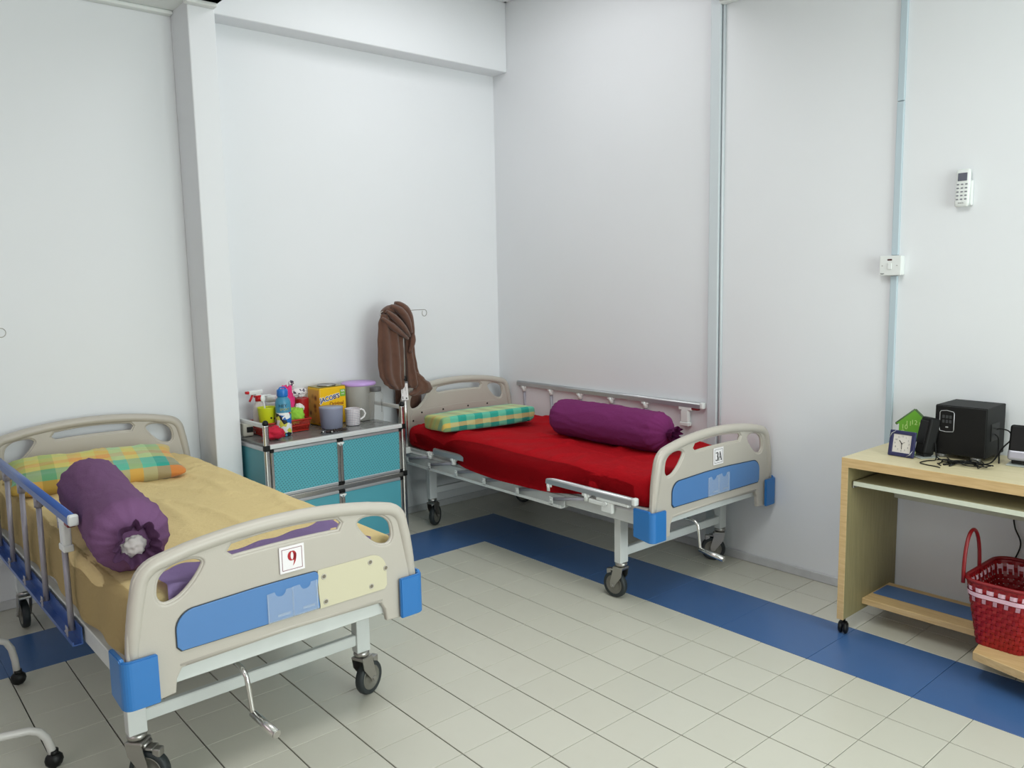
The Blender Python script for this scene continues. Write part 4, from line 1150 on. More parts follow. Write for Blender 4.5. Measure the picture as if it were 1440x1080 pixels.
# clear bottle
t = cab_thing('water_bottle', 'clear drinking bottle with dark grey lid at the right end of the cabinet', 'bottle', 0.777, 0.165)
CLB = mat('clear_bottle', (0.42, 0.42, 0.40, 1), 0.06, alpha=0.20)
mb = MB(); mb.lathe([(0.0, 0.004), (0.034, 0.0), (0.040, 0.005), (0.043, 0.05), (0.043, 0.150), (0.040, 0.170), (0.031, 0.182), (0.030, 0.186)], seg=30); part(mb, 'bottle_body', CLB, t, 'see-through body')
mb = MB(); mb.lathe([(0.033, 0.182), (0.034, 0.186), (0.034, 0.204), (0.032, 0.207), (0, 0.208)], seg=26); part(mb, 'lid', mat('charcoal_lid', rgb(84, 84, 86), 0.45), t, 'dark grey lid')
mb = MB(); mb.merge(wrap_txt(text_bm('experience', 0.017, Matrix(((0, -1, 0, 0), (0, 0, -1, 0), (1, 0, 0, 0.100), (0, 0, 0, 1))) @ Matrix.Rotation(PI, 4, 'Z')), 0.043, 0.30)); part(mb, 'lettering', BLKP, t)
# cracker tin
t = cab_thing('cracker_tin', 'square yellow cracker tin behind the grey tumbler', 'tin', 0.565, 0.355, rz=R(2))
TINY = mat('yellow_tin_print', rgb(240, 190, 22), 0.35)
TINS = mat('cracker_photo_side', rgb(190, 130, 50), 0.4)
q = NT(TINS); tc = q.new('ShaderNodeTexCoord'); nz = q.new('ShaderNodeTexVoronoi'); nz.inputs['Scale'].default_value = 22; q.link(tc.outputs['Object'], nz.inputs['Vector'])
rp = q.new('ShaderNodeValToRGB'); rp.color_ramp.elements[0].color = rgb(120, 66, 26); rp.color_ramp.elements[1].color = rgb(222, 168, 70); rp.color_ramp.elements[0].position = 0.1; rp.color_ramp.elements[1].position = 0.45
q.link(nz.outputs['Distance'], rp.inputs['Fac']); q.link(rp.outputs['Color'], q.b.inputs['Base Color'])
mb = MB(); mb.box(-0.088, 0.088, -0.066, 0.066, 0, 0.218, 0.006, 2); tin = part(mb, 'tin_body', TINY, t)
mb = MB(); mb.box(-0.0892, -0.0880, -0.060, 0.060, 0.010, 0.205); part(mb, 'side_print', TINS, t, 'cracker picture on the side')
mb = MB(); mb.box(-0.080, -0.02, -0.0672, -0.066, 0.008, 0.075); part(mb, 'front_picture', TINS, t)
mb = MB(); mb.box(-0.086, 0.086, -0.064, 0.064, 0.218, 0.222, 0.002, 1); mb.mi = 1; mb.lathe([(0.054, 0.222), (0.056, 0.228), (0.052, 0.230), (0.050, 0.226), (0, 0.226)], seg=28); part(mb, 'tin_top', [mat('tin_lid_gold', rgb(150, 140, 70), 0.3, 0.6), STEEL], t, 'metal top with round press lid')
b2 = front_text("JACOB'S", 0.036, -0.022, 0.158, -0.0672, 0.0008); b2.transform(Matrix.Translation((0, 0, 0.158)) @ Matrix.Rotation(R(-8), 4, 'Y') @ Matrix.Translation((0, 0, -0.158)))
bw = b2.copy(); 
for v in bw.verts: v.co.y += 0.0004; v.co.x = -0.004+(v.co.x+0.004)*1.04
mb = MB(); mb.merge(b2); part(mb, 'lettering', mat('dark_blue_print', rgb(28, 46, 120), 0.4), t)
b3 = front_text("JACOB'S", 0.036, -0.022, 0.158, -0.0664, 0.0034); b3.transform(Matrix.Translation((0, 0, 0.158)) @ Matrix.Rotation(R(-8), 4, 'Y') @ Matrix.Translation((0, 0, -0.158)))
bw.free()
mb = MB(); mb.merge(b3); part(mb, 'lettering_outline', mat('white_print', rgb(236, 238, 236), 0.4), t)
mb = MB(); mb.merge(front_text('Original', 0.030, 0.022, 0.120, -0.0668, 0.0006)); mb.box(-0.03, 0.07, -0.0668, -0.0662, 0.100, 0.1025); part(mb, 'lettering', mat('brown_print', rgb(150, 74, 24), 0.4), t)
mb = MB(); mb.box(0.048, 0.084, -0.0667, -0.0660, 0.158, 0.200, 0.0003, 1); mb.mi = 1; mb.merge(front_text('93%', 0.015, 0.066, 0.189, -0.0670, 0.0003)); mb.merge(front_text('FREE', 0.010, 0.066, 0.172, -0.0670)); part(mb, 'green_badge', [mat('green_print', rgb(112, 176, 60), 0.4), PAPER], t, 'green badge')
# lilac lidded container
t = cab_thing('food_container', 'large frosted container with lilac lid behind the mug', 'container', 0.765, 0.325)
mb = MB(); mb.lathe([(0.080, 0.0), (0.086, 0.004), (0.098, 0.205), (0.099, 0.214)], seg=40); part(mb, 'container_wall', mat('frosted_plastic', rgb(186, 184, 178), 0.35, alpha=0.82), t)
mb = MB(); mb.lathe([(0.100, 0.208), (0.103, 0.211), (0.103, 0.220), (0.098, 0.226), (0.0, 0.230)], seg=40); part(mb, 'lid', mat('lilac_plastic', rgb(196, 160, 222), 0.4), t, 'lilac lid')

# red basket with things in it
t = cab_thing('plastic_basket', 'small red slotted basket filled with cloths and bottles', 'basket', 0.238, 0.318)
RB = mat('brick_red_plastic', rgb(186, 52, 40), 0.4)
hx, hy, hh = 0.142, 0.092, 0.066
mb = MB(); mb.box(-hx+0.012, hx-0.012, -hy+0.01, hy-0.01, 0, 0.003); part(mb, 'basket_floor', RB, t)
mb = MB()
rim = [(-hx, -hy), (hx, -hy), (hx, hy), (-hx, hy)]
mb.tube([(sx_*(hx+0.003), sy_*(hy+0.003), hh) for sx_, sy_ in ((-1, -1), (0, -1), (1, -1), (1, 0), (1, 1), (0, 1), (-1, 1), (-1, 0))], 0.005, 8, closed=True); part(mb, 'rim', RB, t)
def wallrun(p, q_, n):
    for k in range(n+1):
        u = k/n; x = p[0]+(q_[0]-p[0])*u; y = p[1]+(q_[1]-p[1])*u
        m = MB(); m.tube([(x*0.92, y*0.90, 0.001), (x, y, hh)], 0.0024, 6); part(m, 'slat', RB, t)
wallrun((-hx, -hy), (hx, -hy), 30); wallrun((hx, -hy), (hx, hy), 14); wallrun((-hx, -hy), (-hx, hy), 14)
mb = MB()
for z in (0.004, 0.034): 
    k_ = 0.92+0.08*z/hh
    mb.tube([(sx_*hx*k_, sy_*hy*k_, z) for sx_, sy_ in ((-1, -1), (0, -1), (1, -1), (1, 0), (1, 1), (0, 1), (-1, 1), (-1, 0))], 0.0035, 6, closed=True)
part(mb, 'hoop', RB, t)
# spray bottle
t = cab_thing('spray_bottle', 'white spray bottle with red nozzle at the left of the basket', 'bottle', 0.135, 0.345, CT+0.004, R(10))
mb = MB(); mb.lathe([(0.030, 0.0), (0.032, 0.004), (0.032, 0.13), (0.026, 0.155), (0.014, 0.175), (0.014, 0.185)], seg=22); part(mb, 'bottle_body', mat('milky_plastic', rgb(214, 206, 200), 0.4), t)
mb = MB(); mb.lathe([(0.017, 0.176), (0.017, 0.196), (0.013, 0.200)], seg=16); mb.mi = 1
mb.box(-0.060, 0.026, -0.012, 0.012, 0.215, 0.238, 0.006, 2); mb.box(-0.020, 0.014, -0.011, 0.011, 0.196, 0.218, 0.004, 2); mb.mi = 0
mb.box(-0.022, 0.012, -0.0135, 0.0135, 0.196, 0.210, 0.003, 1)
mb.box(-0.078, -0.058, -0.009, 0.009, 0.222, 0.237, 0.003, 1); mb.tube([(-0.036, 0, 0.214), (-0.044, 0, 0.198), (-0.056, 0, 0.180)], 0.006, 8)
part(mb, 'spray_head', [mat('red_nozzle', rgb(196, 24, 30), 0.35), PLW], t, 'white spray head with red trigger')
# second white bottle
t = cab_thing('lotion_bottle', 'squat white bottle between spray bottle and blue bottle', 'bottle', 0.215, 0.355, CT+0.004)
mb = MB(); mb.lathe([(0.028, 0.0), (0.031, 0.004), (0.031, 0.155), (0.030, 0.165)], seg=22); part(mb, 'bottle_body', mat('white_bottle', rgb(224, 226, 224), 0.35), t)
mb = MB(); mb.lathe([(0.031, 0.165), (0.031, 0.19), (0.028, 0.198), (0.0, 0.20)], seg=22); mb.box(-0.06, 0.0, -0.008, 0.008, 0.196, 0.206, 0.003, 1); part(mb, 'cap', PLW, t)
# yellow cup with face and spoon
t = cab_thing('cup', 'lime yellow cup with a printed face and a white spoon in it', 'cup', 0.143, 0.268, CT+0.062)
mb = MB(); mb.lathe([(0.0, 0.002), (0.036, 0.0), (0.040, 0.004), (0.049, 0.088), (0.050, 0.092), (0.048, 0.092), (0.046, 0.086), (0.038, 0.006), (0, 0.006)], seg=28); part(mb, 'cup_wall', mat('lime_plastic', rgb(206, 216, 34), 0.4), t)
mb = MB()
for ax_, az in ((-0.16, 0.036), (0.36, 0.030)):
    b = bmesh.new(); b.faces.new([b.verts.new((0.006*math.cos(a*PI/6)+ax_*0.045+0.010, 0, az+0.006*math.sin(a*PI/6))) for a in range(12)]); mb.merge(wrap_txt(b, 0.0435, 0))
part(mb, 'printed_face', BLKP, t)
mb = MB(); mb.tube([(0.0, 0, 0.02), (-0.012, -0.004, 0.09), (-0.018, -0.006, 0.125)], 0.004, 8); mb.ball((-0.020, -0.006, 0.142), 0.016, 2, (0.9, 0.35, 1.3)); part(mb, 'spoon', PLW, t, 'white plastic spoon')
# crumpled cloths
def crumple(name, label, cat, x, y, z, sc, m, seed, rz=0):
    b = bmesh.new(); bmesh.ops.create_icosphere(b, subdivisions=4, radius=1)
    for v in b.verts:
        n = v.co.normalized(); k = 1+0.30*noise.noise(n*1.7+Vector((seed, 0, 0)))+0.22*wr(n.x*1.3+n.z, n.y*1.3, seed, 1.6)+0.08*noise.noise(n*6)
        v.co = Vector((n.x*k*sc[0], n.y*k*sc[1], n.z*k*sc[2]))
    lo = min(v.co.z for v in b.verts)
    for v in b.verts: v.co.z -= lo
    for f in b.faces: f.smooth = True
    mb = MB(); mb.merge(b); o = mb.build(name, m); on_cab(o, x, y, z, rz); return tag(o, label, cat)
crumple('cloth', 'bright pink crumpled cloth sticking up from the basket', 'cloth', 0.290, 0.320, CT+0.050, (0.042, 0.030, 0.088), mat('hot_pink_cloth', rgb(226, 48, 122), 0.85), 2.0, R(10))
crumple('cloth', 'lime green crumpled cloth in the right of the basket', 'cloth', 0.318, 0.285, CT+0.030, (0.050, 0.036, 0.042), mat('lime_cloth', rgb(146, 200, 62), 0.85), 5.0)
crumple('tissue', 'white crumpled tissue poking out beside the pink cloth', 'tissue', 0.352, 0.300, CT+0.085, (0.026, 0.018, 0.026), mat('white_tissue', rgb(226, 220, 216), 0.9), 8.0)
crumple('cloth', 'crimson frilly cloth behind the left cabinet post', 'cloth', 0.100, 0.120, CT+0.0, (0.055, 0.045, 0.034), mat('crimson_cloth', rgb(196, 24, 56), 0.85), 11.0)
# red tub with patterned bag
t = cab_thing('tub', 'red plastic tub at the right rear of the basket', 'tub', 0.405, 0.370, rz=0)
mb = MB(); mb.lathe([(0.0, 0.002), (0.038, 0), (0.040, 0.004), (0.044, 0.160), (0.045, 0.165), (0.043, 0.165), (0.04, 0.16), (0.0, 0.158)], seg=26); part(mb, 'tub_wall', mat('deep_red_plastic', rgb(170, 26, 26), 0.4), t)
BAG = mat('spotted_bag', rgb(226, 222, 222), 0.6); q = NT(BAG); tc = q.new('ShaderNodeTexCoord'); nz = q.new('ShaderNodeTexNoise'); nz.inputs['Scale'].default_value = 38; q.link(tc.outputs['Object'], nz.inputs['Vector'])
rp = q.new('ShaderNodeValToRGB'); rp.color_ramp.interpolation = 'CONSTANT'; rp.color_ramp.elements[0].color = rgb(70, 60, 80); rp.color_ramp.elements[1].position = 0.42; rp.color_ramp.elements[1].color = rgb(230, 226, 226)
q.link(nz.outputs['Fac'], rp.inputs['Fac']); q.link(rp.outputs['Color'], q.b.inputs['Base Color'])
o = crumple('pouch', 'white dark-spotted pouch lying on top of the red tub', 'pouch', 0.382, 0.362, CT+0.168, (0.052, 0.030, 0.026), BAG, 14.0)
o = crumple('toy', 'small spotted soft ball perched above the pouch', 'toy', 0.345, 0.356, CT+0.232, (0.017, 0.015, 0.019), BAG, 17.0)
# small white box with dark dial
t = cab_thing('small_clock', 'small white box clock with dark window behind the left guard rail', 'clock', 0.052, 0.330, rz=R(-6))
mb = MB(); mb.box(-0.030, 0.030, -0.024, 0.024, 0, 0.072, 0.008, 2); part(mb, 'case', mat('offwhite_case', rgb(188, 186, 174), 0.4), t)
mb = MB(); mb.box(-0.008, 0.026, -0.0256, -0.0235, 0.022, 0.052, 0.002, 1); part(mb, 'window', BLK, t)
# stick
mb = MB(); mb.tube([(-0.15, 0, 0), (0.0, 0, 0.001), (0.14, 0, 0.002)], [0.0025, 0.004, 0.004], 8); o = mb.build('wooden_stick', mat('brown_stick', rgb(150, 96, 66), 0.7)); on_cab(o, 0.110, 0.235, CT+0.004, R(58))
tag(o, 'thin brown stick lying on the left end of the cabinet top', 'stick')
# beads
t = cab_thing('bead_bracelet', 'dark brown bead bracelet lying in front of the grey tumbler', 'bracelet', 0.450, 0.070, rz=R(2))
for k in range(26):
    a = 2*PI*k/26; mb = MB(); mb.ball((0.062*math.cos(a), 0.018*math.sin(a)+0.002*math.sin(5*a), 0.0065), 0.0065, 1); part(mb, 'bead', mat('dark_bead', rgb(44, 28, 24), 0.4) if k == 0 else bpy.data.materials['dark_bead'], t)
for (dx, lab) in ((-0.085, 'silvery hair clip at the left end of the dark beads'), (-0.050, 'silvery hair clip in front of the dark beads')):
    mb = MB(); mb.tube([(-0.014, 0, 0.006), (0, 0, 0.011), (0.014, 0.002, 0.006)], [0.003, 0.006, 0.003], 8); mb.mi = 1; mb.ball((0.0, 0, 0.009), 0.007, 2)
    o = mb.build('hair_clip', [BLK, CHROME]); on_cab(o, 0.450+dx, 0.070-(0.034 if dx > -0.06 else 0.0), CT, 0.3); tag(o, lab, 'hair clip')

# ================================================================== DESK
D0, D1, DY0, DY1 = 0.300, 0.778, -1.995, -3.10
desk = thing('computer_desk', 'light oak rolling desk with white keyboard tray along the right wall', 'desk', (D0, DY0, 0))
def dbox(name, x0, x1, y0, y1, z0, z1, m, bev=0.0015, label=None):
    mb = MB(); mb.box(min(x0, x1)-D0, max(x0, x1)-D0, min(y0, y1)-DY0, max(y0, y1)-DY0, z0, z1, bev, 1); return part(mb, name, m, desk, label)
dbox('desk_top', D0+0.002, D1, DY0, DY1, 0.722, 0.760, WOODT)
dbox('top_edge_band', D0-0.001, D0+0.002, DY0, DY1, 0.721, 0.7595, WOOD, 0.0005)
for y in (DY0, DY1+0.028):
    dbox('side_panel', D0+0.002, D1, y, y-0.028, 0.066, 0.722, WOODS)
    dbox('side_edge_band', D0-0.001, D0+0.002, y, y-0.028, 0.066, 0.721, WOOD, 0.0005)
dbox('back_rail', 0.735, 0.752, DY0-0.028, DY1+0.028, 0.512, 0.600, mat('cream_rail', rgb(206, 208, 190), 0.5))
mb = MB(); b2 = curve_plate([[(-0.055+0.0, 0), (0, 0), (0, 0)]], 0.002, 0.0005, 1); b2.free()
# tray: slightly skewed on its runners
mb = MB(); mb.box(0.0, 0.36, -1.03, 0.0, 0.0, 0.016, 0.002, 1); tr = part(mb, 'keyboard_tray', mat('beige_tray', rgb(176, 168, 134), 0.5), desk, loc=(0.036, -0.036, 0.643), rot=(R(-0.3), 0, R(-2.0)))
mb = MB(); mb.box(-0.004, 0.001, -1.03, 0.0, -0.002, 0.0165, 0.001, 1); part(mb, 'tray_edge', mat('cream_edge', rgb(216, 222, 204), 0.4), tr, 'cream front edge strip')
mb = MB(); mb.box(0.0, 0.36, 0.001, 0.006, -0.014, 0.012, 0.001, 1); part(mb, 'runner', STEEL, tr)
dbox('lower_shelf', 0.462, 0.722, DY0-0.028, DY1+0.028, 0.094, 0.120, WOOD)
mb = MB(); b = bmesh.new(); pts = [(0.262, -2.535), (0.200, -2.80), (0.200, -3.05), (0.462, -3.05), (0.462, -2.512)]
lo = [b.verts.new((x-D0, y-DY0, 0.088)) for x, y in pts]; hi = [b.verts.new((x-D0, y-DY0, 0.120)) for x, y in pts]
b.faces.new(lo); b.faces.new(hi[::-1])
for i in range(5): b.faces.new((lo[i], lo[(i+1) % 5], hi[(i+1) % 5], hi[i]))
bmesh.ops.recalc_face_normals(b, faces=b.faces[:]); bmesh.ops.bevel(b, geom=b.edges[:], offset=0.002, segments=1, affect='EDGES'); mb.merge(b); part(mb, 'shelf_extension', WOOD, desk)
for (x, y) in ((0.335, DY0-0.015), (0.740, DY0-0.015), (0.335, DY1+0.015), (0.740, DY1+0.015)):
    mb = MB(); mb.cyl((x-D0, y-DY0, 0.045), (x-D0, y-DY0, 0.068), 0.006, 10)
    for s in (-1, 1):
        mb.lathe([(0.0, -0.008), (0.020, -0.008), (0.025, -0.004), (0.025, 0.004), (0.020, 0.008), (0, 0.008)], (0, 0, 0), 22, Matrix.Translation((x-D0-0.006, y-DY0+s*0.011, 0.0255)) @ Matrix.Rotation(R(15), 4, 'Z') @ Matrix.Rotation(PI/2, 4, 'X'))
    mb.box(x-D0-0.022, x-D0+0.012, y-DY0-0.013, y-DY0+0.013, 0.024, 0.050, 0.006, 2)
    part(mb, 'caster', BLK, desk, 'black twin wheel caster')
mb = MB(); mb.box(0.0, 0.135, -0.46, 0.0, 0, 0.002, 0.0006, 1); o = mb.build('shelf_mat', mat('blue_mat', rgb(78, 112, 160), 0.5)); o.location = (0.545, -2.032, 0.1205)
tag(o, 'blue mat lying along the lower desk shelf', 'mat')

# ---- red woven basket on the shelf
def rrect(hx, hy, r, n):
    """points of a rounded rectangle, evenly spaced"""
    P = []
    per = 4*(hx-r)+4*(hy-r)+2*PI*r
    for k in range(n):
        s = per*k/n
        segs = [(2*(hx-r), 'b'), (PI*r/2, 'c1'), (2*(hy-r), 'r'), (PI*r/2, 'c2'), (2*(hx-r), 't'), (PI*r/2, 'c3'), (2*(hy-r), 'l'), (PI*r/2, 'c4')]
        for L, kd in segs:
            if s <= L: break
            s -= L
        if kd == 'b': p, nn = (-hx+r+s, -hy), (0, -1)
        elif kd == 'r': p, nn = (hx, -hy+r+s), (1, 0)
        elif kd == 't': p, nn = (hx-r-s, hy), (0, 1)
        elif kd == 'l': p, nn = (-hx, hy-r-s), (-1, 0)
        else:
            a0 = {'c1': -PI/2, 'c2': 0, 'c3': PI/2, 'c4': PI}[kd]; cx = {'c1': hx-r, 'c2': hx-r, 'c3': -hx+r, 'c4': -hx+r}[kd]; cy = {'c1': -hy+r, 'c2': hy-r, 'c3': hy-r, 'c4': -hy+r}[kd]
            a = a0+s/r; p = (cx+r*math.cos(a), cy+r*math.sin(a)); nn = (math.cos(a), math.sin(a))
        P.append((p, nn))
    return P
bx, by = 0.478, -2.594
bk = thing('woven_basket', 'red woven plastic basket with pale pink band and looped handles', 'basket', (bx, by, 0.1205), R(-1))
HB = 0.250; NS = 56; NR = 13
def wall_at(k, v, off):
    """k position round the wall, v height 0..1"""
    hx = 0.138+0.045*v; hy = 0.083+0.038*v; r = 0.030+0.035*v
    key = (round(v, 4)); 
    if key not in _cache: _cache[key] = rrect(hx, hy, r, NS*2)
    p, nn = _cache[key][k % (NS*2)]
    return Vector((p[0]+nn[0]*off, p[1]+nn[1]*off, HB*v))
_cache = {}
mb = MB(); pts = [wall_at(k, 0.0, 0) for k in range(0, NS*2, 2)]; b = bmesh.new(); b.faces.new([b.verts.new(p+Vector((0, 0, 0.002))) for p in pts]); bmesh.ops.solidify(b, geom=b.faces[:], thickness=0.002); mb.merge(b); part(mb, 'basket_floor', RASKD, bk)
for r_ in range(NR):
    v0 = (r_+0.06)/NR; v1 = (r_+0.94)/NR; white = r_ in (10, 11)
    b = bmesh.new(); A = []; B = []; A2 = []; B2 = []
    for k in range(NS*2):
        off = 0.0016*math.cos(PI*(k/2+r_)) if r_ != 10 else 0.0036
        A.append(b.verts.new(wall_at(k, v0, off))); B.append(b.verts.new(wall_at(k, v1, off)))
    n = NS*2
    for k in range(n):
        f = b.faces.new((A[k], A[(k+1) % n], B[(k+1) % n], B[k]))
    mb = MB(); mb.merge(b); part(mb, 'strap', RPINK if white else RASK, bk, 'pale pink strap' if white else None)
for s in range(NS):
    k = 2*s; b = bmesh.new(); L = []
    for j in range(NR*2+1):
        v = j/(NR*2); off = 0.0 if j % 2 == 0 else -0.0018*math.cos(PI*(s+(j-1)//2))
        p = wall_at(k, v, off); p1 = wall_at(k+1, v, off); p0 = wall_at(k-1, v, off)
        L.append((b.verts.new(p+(p0-p)*0.72), b.verts.new(p+(p1-p)*0.72)))
    for j in range(NR*2): b.faces.new((L[j][0], L[j][1], L[j+1][1], L[j+1][0]))
    mb = MB(); mb.merge(b); 
    part(mb, 'stave', RASK, bk)
# pink tabs of the upright straps just under the pink rings, every second one
for s in range(0, NS, 2):
    b = bmesh.new(); k = 2*s; vs = []
    for v in (9.0/NR, 9.95/NR):
        p = wall_at(k, v, 0.0034); p1 = wall_at(k+1, v, 0.0034); p0 = wall_at(k-1, v, 0.0034); vs.append((b.verts.new(p+(p0-p)*0.72), b.verts.new(p+(p1-p)*0.72)))
    b.faces.new((vs[0][0], vs[0][1], vs[1][1], vs[1][0])); bmesh.ops.solidify(b, geom=b.faces[:], thickness=0.0008); mb = MB(); mb.merge(b); part(mb, 'pink_tab', RPINK, bk)
mb = MB(); mb.tube([wall_at(k, 1.0, 0)+Vector((0, 0, 0.003)) for k in range(NS*2)], 0.0075, 8, closed=True, flat=1.0); part(mb, 'rim', RASKD, bk)
for sy in (1, -1):
    y = sy*0.121
    pts = []
    for i in range(17):
        a = PI*i/16; pts.append((-0.085+(-0.075)*math.cos(a)+0.010*math.sin(a), y+sy*0.006*math.sin(a), HB-0.02+0.185*math.sin(a)**0.75))
    mb = MB(); mb.tube(pts, 0.0068, 10); part(mb, 'handle', RASKD, bk)

# ---- clocks, loudspeakers and cords on the desk
ZD = 0.760
t = thing('alarm_clock', 'small square navy alarm clock with cream dial on the desk corner', 'clock', (0.462, -2.158, ZD), R(-4))
tilt = Matrix.Rotation(R(10), 4, 'Y')
def ck(mb, name, m, lab=None): mb.bm.transform(Matrix.Translation((0, 0, 0.002)) @ tilt); return part(mb, name, m, t, lab)
mb = MB(); h = 0.053
mb.box(0, 0.012, -h, h, 0, 0.016, 0.003, 2); mb.box(0, 0.012, -h, h, 0.090, 0.106, 0.003, 2); mb.box(0, 0.012, -h, -h+0.016, 0.012, 0.094, 0.003, 2); mb.box(0, 0.012, h-0.016, h, 0.012, 0.094, 0.003, 2); mb.box(0.008, 0.026, -h+0.006, h-0.006, 0.006, 0.100, 0.004, 1); ck(mb, 'case', NAVY)
mb = MB(); mb.box(0.004, 0.0085, -h+0.016, h-0.016, 0.016, 0.090); ck(mb, 'dial', mat('cream_dial', rgb(216, 212, 206), 0.4), 'cream dial')
mb = MB()
for k in range(12):
    a = 2*PI*k/12; rr = 0.029; yy, zz = -rr*math.sin(a), 0.053+rr*math.cos(a)
    mb.merge(text_bm(str(k if k else 12), 0.0095, Matrix(((0, 0, -1, 0.0037), (-1, 0, 0, yy), (0, 1, 0, zz), (0, 0, 0, 1)))))
ck(mb, 'numerals', GREY)
mb = MB(); mb.tube([(0.0028, 0, 0.053), (0.0028, -0.001, 0.030)], 0.0011, 6); mb.tube([(0.0028, 0, 0.053), (0.0028, 0.011, 0.066)], 0.0014, 6); mb.tube([(0.0026, 0, 0.053), (0.0026, -0.012, 0.060)], 0.0006, 6); mb.ball((0.0028, 0, 0.053), 0.003, 1); ck(mb, 'hands', BLK)
mb = MB(); mb.tube([(-0.001, -h+0.004, 0.030), (-0.002, -h+0.012, 0.012), (-0.002, -h+0.028, 0.004)], [0.001, 0.006, 0.001], 8, flat=0.3)
mb.tube([(-0.001, h-0.002, 0.072), (-0.002, h-0.010, 0.092), (-0.002, h-0.026, 0.104)], [0.001, 0.006, 0.001], 8, flat=0.3); ck(mb, 'silver_trim', ALU, 'silver corner flash')
# green house clock
t = thing('house_clock', 'green house shaped clock behind the navy alarm clock', 'clock', (0.600, -2.135, ZD), R(-3))
mb = MB(); b = bmesh.new(); out = [(0.046, 0.0), (0.046, 0.112), (0.058, 0.112), (-0.018, 0.176), (-0.094, 0.112), (-0.082, 0.112), (-0.082, 0.0)]
A = [b.verts.new((0, y, z)) for y, z in out]; B = [b.verts.new((0.018, y, z)) for y, z in out]; b.faces.new(A); b.faces.new(B[::-1])
for i in range(7): b.faces.new((A[i], B[i], B[(i+1) % 7], A[(i+1) % 7]))
mb.merge(b); part(mb, 'house_front', LIME, t)
mb = MB()
for (y0, z0, y1, z1) in ((0.062, 0.110, -0.018, 0.178), (-0.098, 0.110, -0.018, 0.178)):
    mb.tube([(0.006, y0, z0), (0.006, y1, z1)], 0.006, 4)
part(mb, 'roof_edge', DARKG, t)
mb = MB()
for k in range(12):
    a = 2*PI*k/12; rr = 0.046; yy, zz = -0.018-rr*math.sin(a), 0.078+rr*math.cos(a)
    mb.merge(text_bm(str(k if k else 12), 0.028, Matrix(((0, 0, -1, -0.0006), (-1, 0, 0, yy), (0, 1, 0, zz), (0, 0, 0, 1)))))
part(mb, 'numerals', mat('pale_green_numerals', rgb(206, 236, 150), 0.5), t)
# subwoofer
t = thing('subwoofer', 'black box subwoofer with button panel in the middle of the desk', 'speaker', (0.566, -2.344, ZD), R(0))
def sb(name, x0, x1, y0, y1, z0, z1, m, bev=0.003, lab=None):
    mb = MB(); mb.box(x0, x1, y0, y1, z0, z1, bev, 2); return part(mb, name, m, t, lab)
sb('cabinet_body', 0, 0.200, -0.096, 0.096, 0.016, 0.216, BLKM, 0.004)
sb('front_baffle', -0.005, 0.001, -0.094, 0.094, 0.020, 0.213, BLK, 0.002)
for (x, y) in ((0.02, 0.075), (0.02, -0.055), (0.17, 0.075), (0.17, -0.075)):
    mb = MB(); mb.lathe([(0.014, 0), (0.018, 0.003), (0.019, 0.017)], (x, y, 0), 16); part(mb, 'foot', mat('grey_foot', rgb(130, 130, 128), 0.3, 0.3) if 'grey_foot' not in bpy.data.materials else bpy.data.materials['grey_foot'], t)
mb = MB(); mb.tube([(-0.006, 0.076, 0.120), (-0.006, 0.074, 0.112), (-0.006, 0.050, 0.109), (-0.006, 0.024, 0.112), (-0.006, 0.022, 0.120), (-0.006, 0.022, 0.186), (-0.006, 0.026, 0.192), (-0.006, 0.050, 0.196), (-0.006, 0.072, 0.193), (-0.006, 0.076, 0.186)], 0.0014, 6, closed=True); part(mb, 'panel_bezel', ALU, t, 'thin silver bezel')
for r_ in range(2):
    for c_ in range(3):
        y = 0.062-0.013*c_; z = 0.170-0.019*r_
        sb('button', -0.0075, -0.004, y-0.0045, y+0.0045, z-0.006, z+0.006, mat('charcoal_button', rgb(58, 60, 62), 0.4) if 'charcoal_button' not in bpy.data.materials else bpy.data.materials['charcoal_button'], 0.001)
sb('power_button', -0.0075, -0.004, 0.043, 0.053, 0.126, 0.131, ALU, 0.001)
sb('connector_panel', 0.045, 0.135, -0.0985, -0.095, 0.080, 0.150, BLK, 0.002)
# satellites
def satellite(label, loc, rz, two_tone):
    global t
    t = thing('desktop_speaker', label, 'speaker', loc, rz)
    tl = Matrix.Rotation(R(12), 4, 'Y')
    mb = MB(); hw_ = 0.040 if two_tone else 0.030; mb.box(0.0, 0.070 if two_tone else 0.052, -hw_, hw_, 0.018 if not two_tone else 0.050, 0.160 if two_tone else 0.170, 0.010, 3); mb.bm.transform(tl); part(mb, 'speaker_body', BLKM, t)
    if two_tone:
        mb = MB(); mb.box(-0.002, 0.072, -0.041, 0.041, 0.022, 0.064, 0.010, 3); mb.bm.transform(tl); part(mb, 'silver_base', mat('silver_grey', rgb(168, 168, 178), 0.35, 0.3), t, 'silver grey lower half')
    else:
        mb = MB(); mb.box(-0.004, 0.004, 0.020, 0.030, 0.018, 0.070, 0.002, 2); mb.bm.transform(tl); part(mb, 'silver_base', ALU, t, 'silver grey lower corner')
    mb = MB(); mb.box(-0.004, 0.0, -hw_+0.006, hw_-0.006, 0.060, 0.154, 0.002, 1); mb.bm.transform(tl); part(mb, 'grille', BLK, t)
    mb = MB(); mb.box(0.010, 0.050, -0.026, 0.026, 0.004, 0.030, 0.004, 1); mb.mi = 1; mb.box(-0.012, 0.072, -0.040, 0.040, 0.0, 0.006, 0.002, 1); part(mb, 'stand', [BLK, mat('silver_foot_plate', rgb(170, 176, 172), 0.3, 0.3)], t, 'silver foot plate')
satellite('black satellite speaker squeezed between the clocks and the subwoofer', (0.506, -2.208, ZD), R(-30), False)
satellite('black and silver satellite speaker at the right edge of the photo', (0.600, -2.545, ZD), R(6), True)
